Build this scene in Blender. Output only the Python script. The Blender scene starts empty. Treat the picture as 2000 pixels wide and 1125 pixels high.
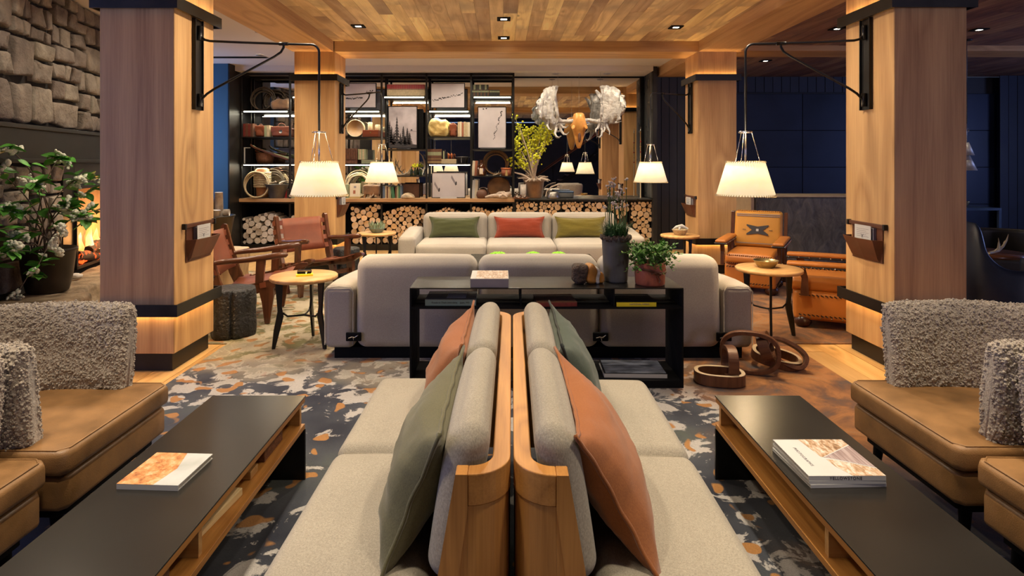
import bpy, math, random
from math import pi, sin, cos, radians as R, sqrt, atan2
from mathutils import Vector, Matrix, noise as MN
random.seed(7)
S = bpy.context.scene
C = S.collection
F = 1150.0                                   # focal length in pixels of a 2000-wide frame
def X(px, Y): return (px - 978) * Y / F      # metres from a measured pixel, at a known depth Y
def Z(py, Y): return 1.5 - (py - 318) * Y / F

# ------------------------------------------------------------------ camera, world, exposure
cam = bpy.data.objects.new('camera', bpy.data.cameras.new('camera')); C.objects.link(cam)
cam.location = (0, 0, 1.5); cam.rotation_euler = (pi/2, 0, 0)
cam.data.sensor_width = 36; cam.data.lens = 36 * F / 2000
cam.data.shift_x = 0.011; cam.data.shift_y = -0.12225; cam.data.clip_start = 0.05
S.camera = cam
S.view_settings.view_transform = 'Standard'; S.view_settings.look = 'None'
S.view_settings.gamma = 1; S.view_settings.use_curve_mapping = False
S.view_settings.exposure = 0.25
W = bpy.data.worlds.new('world'); S.world = W; W.use_nodes = True
W.node_tree.nodes['Background'].inputs[0].default_value = (0.30, 0.42, 0.70, 1)
W.node_tree.nodes['Background'].inputs[1].default_value = 1.0

def light(kind, name, loc, energy, color, size=0.1, rot=(0, 0, 0), size_y=None, spot=None, blend=0.6):
    l = bpy.data.lights.new(name, kind); l.energy = energy; l.color = color
    if kind == 'AREA':
        l.size = size
        if size_y: l.shape = 'RECTANGLE'; l.size_y = size_y
    else: l.shadow_soft_size = size
    if kind == 'SPOT': l.spot_size = spot; l.spot_blend = blend
    o = bpy.data.objects.new(name, l); C.objects.link(o); o.location = loc; o.rotation_euler = rot
    return o
WARM = (1.0, 0.74, 0.45); NEUT = (1.0, 0.84, 0.63); COOL = (0.55, 0.70, 1.0)
# daylight from the left windows behind the camera, then three added fills without windows
light('AREA', 'window_daylight', (-6.15, 0.9, 1.75), 82, (0.42, 0.46, 1.0), 3.4, (R(90), 0, R(-90)), 2.4)
light('AREA', 'blue_wall_fill', (-5.45, 9.0, 1.9), 22, (0.34, 0.55, 1.0), 1.1, (R(90), 0, R(-75)), 1.8)  # added to lift the blue wall; the side wall here is solid
light('AREA', 'rear_right_fill', (6.6, -2.7, 1.8), 75, (0.80, 0.72, 1.0), 1.8, (R(90), 0, 0), 2.0)  # added to lift the right column front; the rear wall has no opening
light('AREA', 'navy_wall_fill', (11.2, 6.5, 1.8), 90, (0.34, 0.45, 1.0), 3.0, (R(90), 0, R(90)), 2.2)  # added cool fill for the navy wall at right, no window built
# added ceiling fill without fixtures: tight beams over near seats, wider over far group
def ceiling_fill(x, y, z, power, spread, col=NEUT, size=.16):
    o = light('AREA', 'ceiling_fill_light', (x, y, z), power, col, size, (0, 0, 0), size); o.data.spread = R(spread); return o
for (x, y) in ((-.9, 1.25), (.9, 1.25), (-.9, 2.45), (.9, 2.45), (-1.9, 1.9), (2.0, 1.9)): ceiling_fill(x, y, 3.10, 9.5, 85)
for (x, y) in ((-1.5, 4.55), (1.7, 4.55), (.1, 5.3), (-1.6, 6.4), (1.9, 6.4), (.1, 7.3)): ceiling_fill(x, y, 3.10, 25, 150)
for (x, y) in ((-3.35, 4.4), (-3.5, 5.9), (-3.6, 7.3)): ceiling_fill(x, y, 3.12, 11, 150)  # added to brighten the field stone wall
for x in (-3.6, -1.7, -.5, .7, 1.9): ceiling_fill(x, 9.35, 3.12, 15, 150)  # added fill row in front of the bookcase

# ------------------------------------------------------------------ node helpers and materials
MATS = {}
class NT:
    def __init__(s, name):
        s.m = bpy.data.materials.new(name); s.m.use_nodes = True
        s.t = s.m.node_tree; s.n = s.t.nodes; s.l = s.t.links
        s.b = s.n['Principled BSDF']; s.out = s.n['Material Output']
        MATS[name] = s.m
    def node(s, typ, **kw):
        n = s.n.new(typ)
        for k, v in kw.items(): setattr(n, k, v)
        return n
    def put(s, sock, v):
        if hasattr(v, 'is_linked'): s.l.new(v, sock)
        elif v is not None:
            if isinstance(v, (tuple, list)) and len(v) == 3 and sock.type == 'RGBA': v = (*v, 1)
            sock.default_value = v
    def coord(s, scale=(1, 1, 1), rnd=True, kind='Object', rot=None):
        tc = s.node('ShaderNodeTexCoord'); mp = s.node('ShaderNodeMapping')
        s.l.new(tc.outputs[kind], mp.inputs[0])
        v = tc.outputs[kind]
        if rnd:
            oi = s.node('ShaderNodeObjectInfo'); ml = s.node('ShaderNodeMath', operation='MULTIPLY')
            s.l.new(oi.outputs['Random'], ml.inputs[0]); ml.inputs[1].default_value = 37.0
            ad = s.node('ShaderNodeVectorMath', operation='ADD')
            s.l.new(v, ad.inputs[0]); s.l.new(ml.outputs[0], ad.inputs[1]); v = ad.outputs[0]
        s.l.new(v, mp.inputs[0]); mp.inputs['Scale'].default_value = scale
        if rot: mp.inputs['Rotation'].default_value = rot
        return mp.outputs[0]
    def noise(s, vec, scale, detail=3, rough=.5, dist=0):
        n = s.node('ShaderNodeTexNoise'); s.put(n.inputs['Vector'], vec)
        n.inputs['Scale'].default_value = scale; n.inputs['Detail'].default_value = detail
        n.inputs['Roughness'].default_value = rough; n.inputs['Distortion'].default_value = dist
        return n.outputs['Fac']
    def vor(s, vec, scale, feature='F1', out='Distance', rnd=1):
        n = s.node('ShaderNodeTexVoronoi', feature=feature); s.put(n.inputs['Vector'], vec)
        n.inputs['Scale'].default_value = scale; n.inputs['Randomness'].default_value = rnd
        return n.outputs[out]
    def ramp(s, fac, stops):
        n = s.node('ShaderNodeValToRGB'); s.put(n.inputs[0], fac)
        e = n.color_ramp.elements
        while len(e) < len(stops): e.new(.5)
        for i, (p, c) in enumerate(stops):
            e[i].position = p; e[i].color = (*c, 1) if isinstance(c, tuple) else (c, c, c, 1)
        return n.outputs[0]
    def math(s, op, a, b=None, clamp=False):
        n = s.node('ShaderNodeMath', operation=op, use_clamp=clamp); s.put(n.inputs[0], a)
        if b is not None: s.put(n.inputs[1], b)
        return n.outputs[0]
    def mix(s, f, a, b, mode='MIX'):
        n = s.node('ShaderNodeMix', data_type='RGBA', blend_type=mode); s.put(n.inputs[0], f)
        s.put(n.inputs[6], a); s.put(n.inputs[7], b); return n.outputs[2]
    def rnd(s):
        return s.node('ShaderNodeObjectInfo').outputs['Random']
    def hsv(s, col, v=None, sat=None, hue=None):
        n = s.node('ShaderNodeHueSaturation'); s.put(n.inputs['Color'], col)
        if v is not None: s.put(n.inputs['Value'], v)
        if sat is not None: s.put(n.inputs['Saturation'], sat)
        if hue is not None: s.put(n.inputs['Hue'], hue)
        return n.outputs[0]
    def maprange(s, v, a, b, c, d):
        n = s.node('ShaderNodeMapRange'); s.put(n.inputs[0], v)
        for i, q in enumerate((a, b, c, d)): n.inputs[i+1].default_value = q
        return n.outputs[0]
    def bump(s, h, strength=.3, dist=.01):
        n = s.node('ShaderNodeBump'); n.inputs['Strength'].default_value = strength
        n.inputs['Distance'].default_value = dist; s.put(n.inputs['Height'], h)
        s.l.new(n.outputs[0], s.b.inputs['Normal'])
    def fin(s, col, rough=.5, metal=0, spec=None, sheen=None, coat=None, emit=None, estr=0):
        s.put(s.b.inputs['Base Color'], col); s.put(s.b.inputs['Roughness'], rough)
        s.b.inputs['Metallic'].default_value = metal
        if spec is not None: s.b.inputs['Specular IOR Level'].default_value = spec
        if sheen: s.b.inputs['Sheen Weight'].default_value = sheen; s.b.inputs['Sheen Roughness'].default_value = .5
        if coat: s.b.inputs['Coat Weight'].default_value = coat; s.b.inputs['Coat Roughness'].default_value = .15
        if emit is not None: s.put(s.b.inputs['Emission Color'], emit); s.b.inputs['Emission Strength'].default_value = estr
        return s.m

def plain(name, col, rough=.5, metal=0, var=.12, scale=8, bump=0, bscale=60, spec=None, sheen=None, coat=None, rv=0, bd=.004):
    t = NT(name); v = t.coord()
    n = t.noise(v, scale, 4)
    lo = tuple(c*(1-var) for c in col); hi = tuple(min(1, c*(1+var)) for c in col)
    c = t.ramp(n, [(.3, lo), (.7, hi)])
    if rv: c = t.hsv(c, t.maprange(t.rnd(), 0, 1, 1-rv, 1+rv))
    r = t.maprange(n, .3, .7, max(0, rough-.06), min(1, rough+.06))
    if bump: t.bump(t.noise(v, bscale, 4), bump, bd)
    return t.fin(c, r, metal, spec, sheen, coat)

def wood(name, c1, c2, axis='z', grain=1.0, knots=.6, rough=.5, rings=9, rv=.08, coat=None, hue=0, dark=None):
    t = NT(name)
    a = {'x': (.10, 1, 1), 'y': (1, .10, 1), 'z': (1, 1, .10)}[axis]
    kk = {'x': (.4, 1, 1), 'y': (1, .4, 1), 'z': (1, 1, .4)}[axis]
    f = {'x': (.03, 1, 1), 'y': (1, .03, 1), 'z': (1, 1, .03)}[axis]
    base = t.coord()
    m1 = t.node('ShaderNodeMapping'); t.l.new(base, m1.inputs[0]); m1.inputs['Scale'].default_value = a
    m2 = t.node('ShaderNodeMapping'); t.l.new(base, m2.inputs[0]); m2.inputs['Scale'].default_value = f
    m3 = t.node('ShaderNodeMapping'); t.l.new(base, m3.inputs[0]); m3.inputs['Scale'].default_value = kk
    low = t.noise(m1.outputs[0], 3.0*grain, 2, .4, .15)
    kn = t.vor(m3.outputs[0], 2.1*grain)
    kmask = t.maprange(kn, .0, .085, 1, 0)
    lowk = t.math('ADD', low, t.math('MULTIPLY', t.maprange(kn, 0, .28, 1, 0), .22))
    ring = t.math('PINGPONG', t.math('MULTIPLY', lowk, rings*2.0), 1.0)
    fine = t.noise(m2.outputs[0], 110*grain, 3, .6)
    g = t.math('ADD', t.math('MULTIPLY', ring, .42), t.math('MULTIPLY', fine, .72))
    col = t.ramp(g, [(.18, c2), (.48, tuple((p+q)/2 for p, q in zip(c1, c2))), (.85, c1)])
    if knots: col = t.mix(t.math('MULTIPLY', t.math('POWER', kmask, 1.6), knots), col, tuple(q*.25 for q in c2))
    if dark: # weathered boards: patches of grey and saw marks
        pn = t.noise(base, 1.3, 3); col = t.mix(t.maprange(pn, .48, .68, 0, .65), col, dark)
    if rv: col = t.hsv(col, t.maprange(t.rnd(), 0, 1, 1-rv, 1+rv), None, t.maprange(t.rnd(), 0, 1, .5-hue, .5+hue) if hue else None)
    t.bump(g, .25, .0015)
    return t.fin(col, rough, 0, .28, None, coat)

def fabric(name, c, c2=None, scale=900, weave=.5, sheen=.15, rv=0, bump=.35):
    t = NT(name); v = t.coord()
    c2 = c2 or tuple(q*.72 for q in c)
    m = t.node('ShaderNodeMapping'); t.l.new(v, m.inputs[0]); m.inputs['Scale'].default_value = (1, 1, .35)
    n1 = t.noise(m.outputs[0], scale*.33, 2, .7); n2 = t.noise(v, scale*.18, 3, .8); n3 = t.noise(v, 3, 2)
    g = t.math('ADD', t.math('MULTIPLY', n1, .55), t.math('MULTIPLY', n2, .45))
    col = t.ramp(g, [(.5-weave*.28, c2), (.5+weave*.28, c)])
    col = t.hsv(col, t.maprange(n3, .3, .7, .94, 1.06))
    t.bump(g, bump, .002)
    return t.fin(col, .92, 0, .2, sheen)

M = {}
FIRA, FIRB = (.63, .39, .175), (.38, .205, .085)
M['fir'] = wood('fir_timber', FIRA, FIRB, 'z', .8, .55, .5, 7, .05)
M['fir_y'] = wood('fir_timber_along', FIRA, FIRB, 'y', .8, .5, .5, 7, .05)
M['fir_x'] = wood('fir_timber_across', FIRA, FIRB, 'x', .8, .5, .5, 7, .05)
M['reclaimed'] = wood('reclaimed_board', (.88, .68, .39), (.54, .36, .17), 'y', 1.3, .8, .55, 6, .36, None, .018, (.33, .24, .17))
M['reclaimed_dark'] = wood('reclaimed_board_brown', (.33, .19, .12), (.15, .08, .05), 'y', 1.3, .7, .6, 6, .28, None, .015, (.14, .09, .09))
M['floor'] = wood('pine_floorboard', (.70, .44, .18), (.46, .25, .08), 'y', 1.1, .9, .38, 6, .14)
M['floor_base'] = plain('subfloor', (.16, .11, .07), .8)
M['oak'] = wood('honey_oak', (.50, .235, .06), (.30, .125, .03), 'z', 1.6, 0, .38, 8, .03)
M['oak_y'] = wood('honey_oak_along', (.50, .235, .06), (.30, .125, .03), 'y', 1.6, 0, .38, 8, .03)
M['oak_x'] = wood('honey_oak_across', (.62, .37, .15), (.42, .22, .08), 'x', 1.6, .2, .4, 8, .05)
M['walnut'] = wood('dark_walnut', (.13, .046, .02), (.05, .017, .009), 'x', 2.2, 0, .25, 8, .08, .4)
M['walnut_z'] = wood('dark_walnut_upright', (.13, .046, .02), (.05, .017, .009), 'z', 2.2, 0, .25, 8, .08, .4)
M['counter'] = wood('live_edge_counter', (.52, .31, .15), (.30, .16, .07), 'x', 1.6, .4, .45, 8, 0)
M['chainwood'] = wood('brown_elm', (.14, .06, .03), (.07, .028, .015), 'z', 2, 0, .4, 8, .1)
M['paleedge'] = plain('pale_end_grain', (.50, .38, .24), .6)
M['black'] = plain('blackened_steel', (.022, .021, .020), .38, .6, .3, 5)
M['blackmat'] = plain('matte_black', (.005, .005, .006), .7, spec=.12)
M['tabletop'] = plain('patinated_steel_top', (.024, .023, .020), .27, .3, .12, 3, 0, 60, .6)
t = NT('patinated_steel_top'); v = t.coord(); n = t.noise(v, 2.2, 2); M['tabletop'] = t.fin(t.ramp(n, [(.3, (.016, .014, .012)), (.7, (.026, .024, .021))]), .27, .15, .35)
M['iron'] = plain('brushed_iron', (.30, .29, .27), .35, .9)
M['brass'] = plain('aged_brass', (.32, .25, .12), .35, .9, .3)
M['chrome'] = plain('nickel', (.6, .58, .55), .25, 1)
M['navy'] = plain('navy_stained_board', (.012, .017, .034), .55, 0, .35, 3, .1, 30)
M['navy_steel'] = plain('blue_black_steel_panel', (.010, .016, .036), .42, .3, .35, 1.2)
M['charboard'] = plain('charcoal_board', (.016, .016, .019), .55, 0, .35, 3, .1, 30)
M['blue'] = plain('blue_plaster', (.022, .082, .16), .6, 0, .15, 1)
M['white'] = plain('white_ceiling_paint', (.62, .58, .56), .8, 0, .02, 1)
M['sofa'] = fabric('oatmeal_boucle', (.42, .385, .335), (.32, .29, .255), 900, .5)
M['bench'] = fabric('flecked_grey_linen', (.42, .38, .30), (.20, .175, .14), 900, .75, .12, 0, .5)
M['welt'] = plain('dark_welt', (.16, .14, .11), .9)
def leather(name, c, var=.3, rough=.42, bump=.15):
    t = NT(name); v = t.coord(); n = t.noise(v, 4.5, 5, .6); w = t.vor(v, 260)
    col = t.ramp(n, [(.28, tuple(q*(1-var) for q in c)), (.72, tuple(min(1, q*(1+var)) for q in c))])
    t.bump(t.math('ADD', t.math('MULTIPLY', w, .4), t.noise(v, 9, 3)), bump, .006)
    return t.fin(col, t.maprange(n, .3, .7, rough-.05, rough+.12), 0, .45)
M['tan'] = leather('tan_leather', (.245, .128, .047), .42)
M['saddle'] = leather('orange_saddle_leather', (.50, .17, .03), .14, .34)
M['saddle2'] = leather('ochre_suede', (.52, .24, .035), .10, .6)
M['redleather'] = leather('chestnut_leather', (.185, .048, .019), .25, .4)
M['brownleather'] = leather('brown_leather', (.10, .034, .016), .3, .42)
M['navyleather'] = leather('navy_leather', (.010, .016, .038), .2, .42)
M['blackleather'] = leather('black_leather', (.012, .010, .010), .2, .4)
M['footleather'] = leather('dark_ball_leather', (.05, .018, .012), .3, .22)
t = NT('sheepskin'); v = t.coord(); a = t.noise(v, 55, 4, .65, .6); b = t.noise(v, 190, 3, .7); n3 = t.noise(v, 5, 2)
g = t.math('ADD', t.math('MULTIPLY', a, .6), t.math('MULTIPLY', b, .4))
col = t.ramp(g, [(.32, (.26, .20, .145)), (.5, (.44, .37, .29)), (.68, (.62, .55, .46))])
col = t.hsv(col, t.maprange(n3, .3, .7, .9, 1.08)); t.bump(g, .9, .016)
M['sheep'] = t.fin(col, .95, 0, .1, .5)
M['p_orange'] = fabric('terracotta_linen', (.32, .112, .032), (.24, .08, .024), 1200, .5, .2, 0, .2)
M['p_olive'] = fabric('grey_olive_linen', (.135, .125, .065), (.09, .085, .045), 1200, .5, .2, 0, .2)
M['p_sage'] = fabric('dark_sage_linen', (.060, .080, .055), (.038, .052, .036), 1200, .5, .2, 0, .2)
M['p_sagedark'] = plain('dark_piping', (.02, .025, .02), .8)
M['p_green'] = fabric('moss_green_mohair', (.075, .085, .030), (.042, .05, .018), 700, .8, .5)
M['p_red'] = fabric('brick_red_mohair', (.27, .042, .014), (.17, .024, .009), 700, .8, .5)
M['p_mustard'] = fabric('mustard_olive_mohair', (.17, .135, .018), (.10, .08, .012), 700, .8, .5)
M['paper'] = plain('paper_white', (.50, .50, .49), .7, 0, .03)
M['pages'] = plain('page_block', (.42, .40, .36), .8, 0, .1, 60)
M['gravel'] = plain('grey_stoneware', (.09, .09, .085), .55, 0, .35, 6, .3, 40)
M['potblack'] = plain('bronze_black_pot', (.035, .027, .02), .38, .5, .35, 4)
M['terra'] = leather('pink_terracotta_leather', (.36, .10, .055), .25, .4)
M['copper'] = plain('copper', (.42, .13, .05), .35, .7)
M['leaf'] = plain('leaf_green', (.075, .27, .035), .45, 0, .45, 6, 0, 60, .4, None, None, .3)
M['leaf2'] = plain('herb_green', (.09, .24, .03), .5, 0, .4, 30)
M['blade'] = plain('chive_green', (.045, .11, .03), .5, 0, .4, 12)
M['sage'] = plain('succulent_green', (.28, .36, .25), .55)
M['moss'] = plain('bright_moss', (.22, .52, .02), .8, 0, .35, 60, .8, 200)
M['flower'] = plain('white_blossom', (.72, .74, .62), .7, 0, .15, 40, .5, 90)
M['chiveflower'] = plain('dried_white_flower', (.48, .42, .40), .8, 0, .2, 60)
M['yellow'] = plain('chartreuse_blossom', (.55, .56, .02), .7, 0, .25, 40, .5, 80)
M['yellowp'] = plain('yellow_print', (.75, .60, .02), .5, 0, .05)
M['twig'] = plain('grey_twig', (.14, .10, .075), .8, 0, .3, 20)
M['drift'] = plain('driftwood', (.46, .36, .28), .8, 0, .3, 16, .5, 60)
M['antler'] = plain('antler_bone', (.40, .33, .24), .5, 0, .35, 6, .3, 40)
M['moose'] = plain('silvery_antler', (.44, .42, .395), .42, .1, .22, 9, 1.0, 14, None, None, None, 0, .03)
M['skull'] = plain('orange_skull', (.62, .29, .07), .38, .1, .3, 6, .5, 25)
M['soil'] = plain('soil', (.03, .02, .014), .95, 0, .4, 60, 1, 80)
M['rope'] = plain('natural_rope', (.46, .36, .22), .85, 0, .25, 60, 1, 220)
M['ropedark'] = plain('dark_rope', (.10, .075, .05), .85, 0, .3, 60, 1, 220)
M['ropebrown'] = plain('brown_rope', (.22, .12, .05), .8, 0, .3, 60, 1, 220)
M['hide'] = plain('brown_hide', (.20, .10, .04), .75, 0, .55, 5, .6, 60, None, .4)
M['wicker'] = plain('wicker', (.16, .065, .03), .7, 0, .4, 40, 1, 140)
M['kraft'] = plain('waxed_ochre_cloth', (.50, .36, .12), .55, 0, .2, 5, .6, 12, None, None, None, 0, .03)
M['slate'] = plain('slate_counter', (.05, .053, .052), .3, 0, .3, 4)
M['charred'] = plain('charred_log', (.012, .012, .014), .42, 0, .5, 10, 1, 40, None, None, None, 0, .02)
M['stumpwood'] = wood('raw_stump', (.46, .30, .15), (.26, .15, .07), 'z', 1.5, .3, .8, 8, 0)
M['burl'] = plain('black_burl_bark', (.07, .045, .032), .8, 0, .6, 40, 1, 70, None, None, None, 0, .02)
M['amber'] = plain('amber_wood', (.50, .22, .04), .35, 0, .4, 9)
M['crystal'] = plain('grey_crystal_wood', (.42, .40, .38), .4, 0, .5, 25)
t = NT('bottle_glass_brown'); t.b.inputs['Transmission Weight'].default_value = .7; M['bottle'] = t.fin((.16, .045, .01), .08)
t = NT('bottle_glass_green'); t.b.inputs['Transmission Weight'].default_value = .6; M['gbottle'] = t.fin((.03, .05, .012), .08)
t = NT('mirror_glass'); M['mirror'] = t.fin((.80, .80, .80), .0, 1)
M['dkmark'] = plain('printed_black', (.035, .032, .035), .7)
M['greymark'] = plain('printed_grey', (.22, .20, .22), .7)
M['photo'] = plain('snow_print', (.50, .47, .49), .45, 0, .12, 3)
M['photosky'] = plain('cloud_print', (.36, .33, .35), .45, 0, .35, 4)
def emis(name, col, st):
    t = NT(name); return t.fin(col, .6, emit=col, estr=st)
M['led'] = emis('led_strip', (1.0, .93, .70), 9)
M['ledwarm'] = emis('warm_led_strip', (1.0, .62, .25), 45)
M['lamp_on'] = emis('downlight_lens', (1, .90, .72), 12)
M['bulb'] = emis('bulb', (1, .80, .52), 6)
t = NT('parchment_shade'); v = t.coord(); n = t.noise(v, 14, 4)
c = t.ramp(n, [(.3, (.80, .74, .56)), (.7, (.88, .83, .66))])
df = t.node('ShaderNodeBsdfDiffuse'); tr = t.node('ShaderNodeBsdfTranslucent'); mx = t.node('ShaderNodeMixShader'); mx.inputs[0].default_value = .16
t.l.new(c, df.inputs[0]); t.l.new(c, tr.inputs[0]); t.l.new(df.outputs[0], mx.inputs[1]); t.l.new(tr.outputs[0], mx.inputs[2]); em = t.node('ShaderNodeEmission'); em.inputs[0].default_value = (1, .84, .56, 1); em.inputs[1].default_value = .42; ad = t.node('ShaderNodeAddShader')
t.l.new(mx.outputs[0], ad.inputs[0]); t.l.new(em.outputs[0], ad.inputs[1]); t.l.new(ad.outputs[0], t.out.inputs[0]); M['shade'] = t.m
M['lace'] = plain('shade_lacing', (.60, .46, .25), .8)
# split log: ring pattern on the cut face
t = NT('log_end'); v = t.coord(rnd=False); ln = t.node('ShaderNodeVectorMath', operation='LENGTH')
sm = t.node('ShaderNodeMapping'); t.l.new(v, sm.inputs[0]); sm.inputs['Scale'].default_value = (1, 0, 1); t.l.new(sm.outputs[0], ln.inputs[0])
w = t.math('PINGPONG', t.math('MULTIPLY', t.math('ADD', ln.outputs['Value'], t.math('MULTIPLY', t.noise(v, 12, 2), .02)), 150), 1)
c = t.mix(w, (.60, .40, .22), (.70, .50, .30)); c = t.mix(t.maprange(ln.outputs['Value'], .0, .012, .5, 0), c, (.34, .17, .07))
c = t.hsv(c, t.maprange(t.rnd(), 0, 1, .72, 1.18), t.maprange(t.noise(t.coord(), 9, 1), .3, .7, .75, 1.2))
M['logend'] = t.fin(c, .75)
M['bark'] = plain('brown_bark', (.15, .10, .065), .9, 0, .5, 14, 1, 50, None, None, None, .2)
M['birch'] = plain('pale_birch_bark', (.42, .37, .32), .8, 0, .35, 10, .6, 40, None, None, None, .15)
M['birchend'] = plain('pale_birch_end', (.60, .55, .50), .8, 0, .15, 30, 0, 60, None, None, None, .12)
# field stone
t = NT('field_stone'); v = t.coord(); n = t.noise(v, 5, 7, .65); n2 = t.noise(v, 22, 5, .7)
c = t.ramp(n, [(.25, (.11, .088, .07)), (.5, (.22, .185, .15)), (.75, (.34, .295, .235))])
c = t.hsv(c, t.maprange(t.rnd(), 0, 1, .62, 1.25), None, t.maprange(t.rnd(), 0, 1, .48, .515))
t.bump(t.math('ADD', n, t.math('MULTIPLY', n2, .5)), .9, .03); M['stone'] = t.fin(c, .85)
M['mortar'] = plain('dark_mortar', (.02, .018, .016), .95)
t = NT('desk_stone'); v = t.coord(scale=(1, 1, .5), rot=(0, .5, 0)); n = t.noise(v, 7, 6, .7, 1.0)
c = t.ramp(n, [(.3, (.045, .043, .042)), (.5, (.11, .105, .10)), (.75, (.22, .19, .16))]); t.bump(n, .8, .03); M['deskstone'] = t.fin(c, .7)
t = NT('firebrick_glow'); v = t.coord(); M['firebrick'] = t.fin(t.ramp(t.noise(v, 6, 3), [(.3, (.45, .26, .11)), (.7, (.62, .38, .17))]), .9)
t = NT('flame'); v = t.coord(); M['flame'] = t.fin((0, 0, 0), 1, emit=t.ramp(t.noise(v, 6, 2), [(.3, (1, .30, .04)), (.55, (1, .62, .20)), (.75, (1, .86, .55))]), estr=1.8)
M['ember'] = emis('ember', (1, .10, .015), 1.6)
t = NT('ember_log'); v = t.coord(); n = t.noise(v, 14, 4)
M['emberlog'] = t.fin((.03, .018, .014), .9, emit=t.ramp(n, [(.56, (0, 0, 0)), (.66, (1, .10, .01))]), estr=1.2)
M['cliff'] = None
t = NT('canyon_cover_print'); v = t.coord(rnd=False); n = t.noise(v, 38, 6, .7)
M['cliff'] = t.fin(t.ramp(n, [(.3, (.18, .04, .015)), (.5, (.60, .26, .09)), (.7, (.70, .50, .30))]), .4)
t = NT('river_cover_print'); v = t.coord(rnd=False); n = t.noise(v, 9, 4); M['river'] = t.fin(t.ramp(n, [(.3, (.36, .39, .38)), (.7, (.55, .56, .56))]), .35)
t = NT('terrace_cover_print'); v = t.coord((2.5, 1, 1), rnd=False); n = t.noise(v, 24, 6, .7, .5)
M['terrace'] = t.fin(t.ramp(n, [(.32, (.14, .07, .035)), (.48, (.46, .30, .18)), (.62, (.68, .62, .56))]), .35)
t = NT('boardwalk_cover_print'); v = t.coord((1, .05, 1), rnd=False, rot=(0, 0, .3)); n = t.noise(v, 130, 2)
M['boardwalk'] = t.fin(t.ramp(n, [(.35, (.24, .17, .17)), (.65, (.46, .38, .38))]), .35)
M['sagecloth'] = plain('grey_green_cloth', (.16, .22, .19), .7, 0, .1)
M['darkred'] = plain('dark_red_cloth', (.16, .02, .015), .6, 0, .3, 40)
M['navy_frame'] = plain('blue_grey_steel', (.06, .10, .17), .35, .5)
M['iron_pale'] = plain('pale_metal', (.48, .47, .44), .45, .3)
t = NT('hearth_rock'); v = t.coord(); n = t.noise(v, 6, 7, .65); t.bump(n, .9, .03)
M['hearth_rock'] = t.fin(t.ramp(n, [(.28, (.08, .06, .04)), (.5, (.26, .19, .12)), (.72, (.42, .34, .24))]), .85)
t = NT('seascape_print'); v = t.coord((.4, 1, 1), rnd=False); n = t.noise(v, 26, 4); M['seacover'] = t.fin(t.ramp(n, [(.35, (.04, .05, .07)), (.65, (.22, .25, .32))]), .35)
M['redclay'] = plain('red_clay', (.36, .15, .06), .8)
M['iron_dark'] = plain('dark_iron', (.09, .085, .085), .45, .5, .3)
M['walnut_red'] = wood('red_brown_wood', (.24, .06, .025), (.12, .03, .015), 'x', 2, 0, .4)
M['cream'] = plain('cream_paper', (.60, .52, .38), .7, 0, .06)
M['shell'] = plain('tortoise_shell', (.50, .38, .24), .4, 0, .55, 14)
# carpet
t = NT('carpet_pattern'); v = t.coord(rnd=False); xyz = t.node('ShaderNodeSeparateXYZ'); t.l.new(v, xyz.inputs[0])
gr = t.noise(v, 420, 2, .8); soft = t.noise(v, 1.4, 3)
b1 = t.noise(v, 6.0, 7, .62, .5); off = t.node('ShaderNodeMapping'); t.l.new(v, off.inputs[0]); off.inputs['Location'].default_value = (13.7, 5.1, 2)
b2 = t.noise(off.outputs[0], 7.5, 1, .4, .3); b3 = t.noise(off.outputs[0], 2.1, 3)
b4 = t.vor(off.outputs[0], 7.0)
slate = t.ramp(b3, [(.35, (.018, .021, .034)), (.55, (.05, .056, .07)), (.75, (.085, .10, .085))])
dens = t.maprange(t.math('ADD', soft, t.maprange(xyz.outputs[1], 2.2, 3.9, -.09, .18)), .35, .68, .07, -.10)
white = t.maprange(t.math('ADD', b1, t.math('MULTIPLY', dens, -1)), .575, .605, 0, 1)
c1 = t.mix(white, slate, (.42, .40, .38))
c1 = t.mix(t.maprange(b2, .635, .66, 0, 1), c1, (.36, .17, .05))
far = t.mix(t.maprange(b1, .50, .56, 0, 1), (.40, .34, .24), (.15, .135, .055))
far = t.mix(t.maprange(b2, .60, .62, 0, 1), far, (.30, .15, .05))
right = t.ramp(t.noise(v, 3.0, 5, .65, .8), [(.30, (.05, .055, .06)), (.45, (.17, .075, .03)), (.58, (.36, .15, .04)), (.78, (.27, .21, .14))])
wob = t.math('MULTIPLY', t.math('SUBTRACT', soft, .5), 3.2)
wy = t.maprange(t.math('ADD', xyz.outputs[1], wob), 3.9, 5.0, 0, 1)
wx = t.maprange(t.math('ADD', t.math('ADD', xyz.outputs[0], wob), t.math('MULTIPLY', xyz.outputs[1], .35)), 2.3, 3.1, 0, 1)
col = t.mix(wx, t.mix(wy, c1, far), right)
col = t.hsv(col, t.maprange(gr, .3, .7, .6, 1.4)); t.bump(gr, .5, .004); M['carpet'] = t.fin(col, .95, 0, .1, .2)

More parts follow.
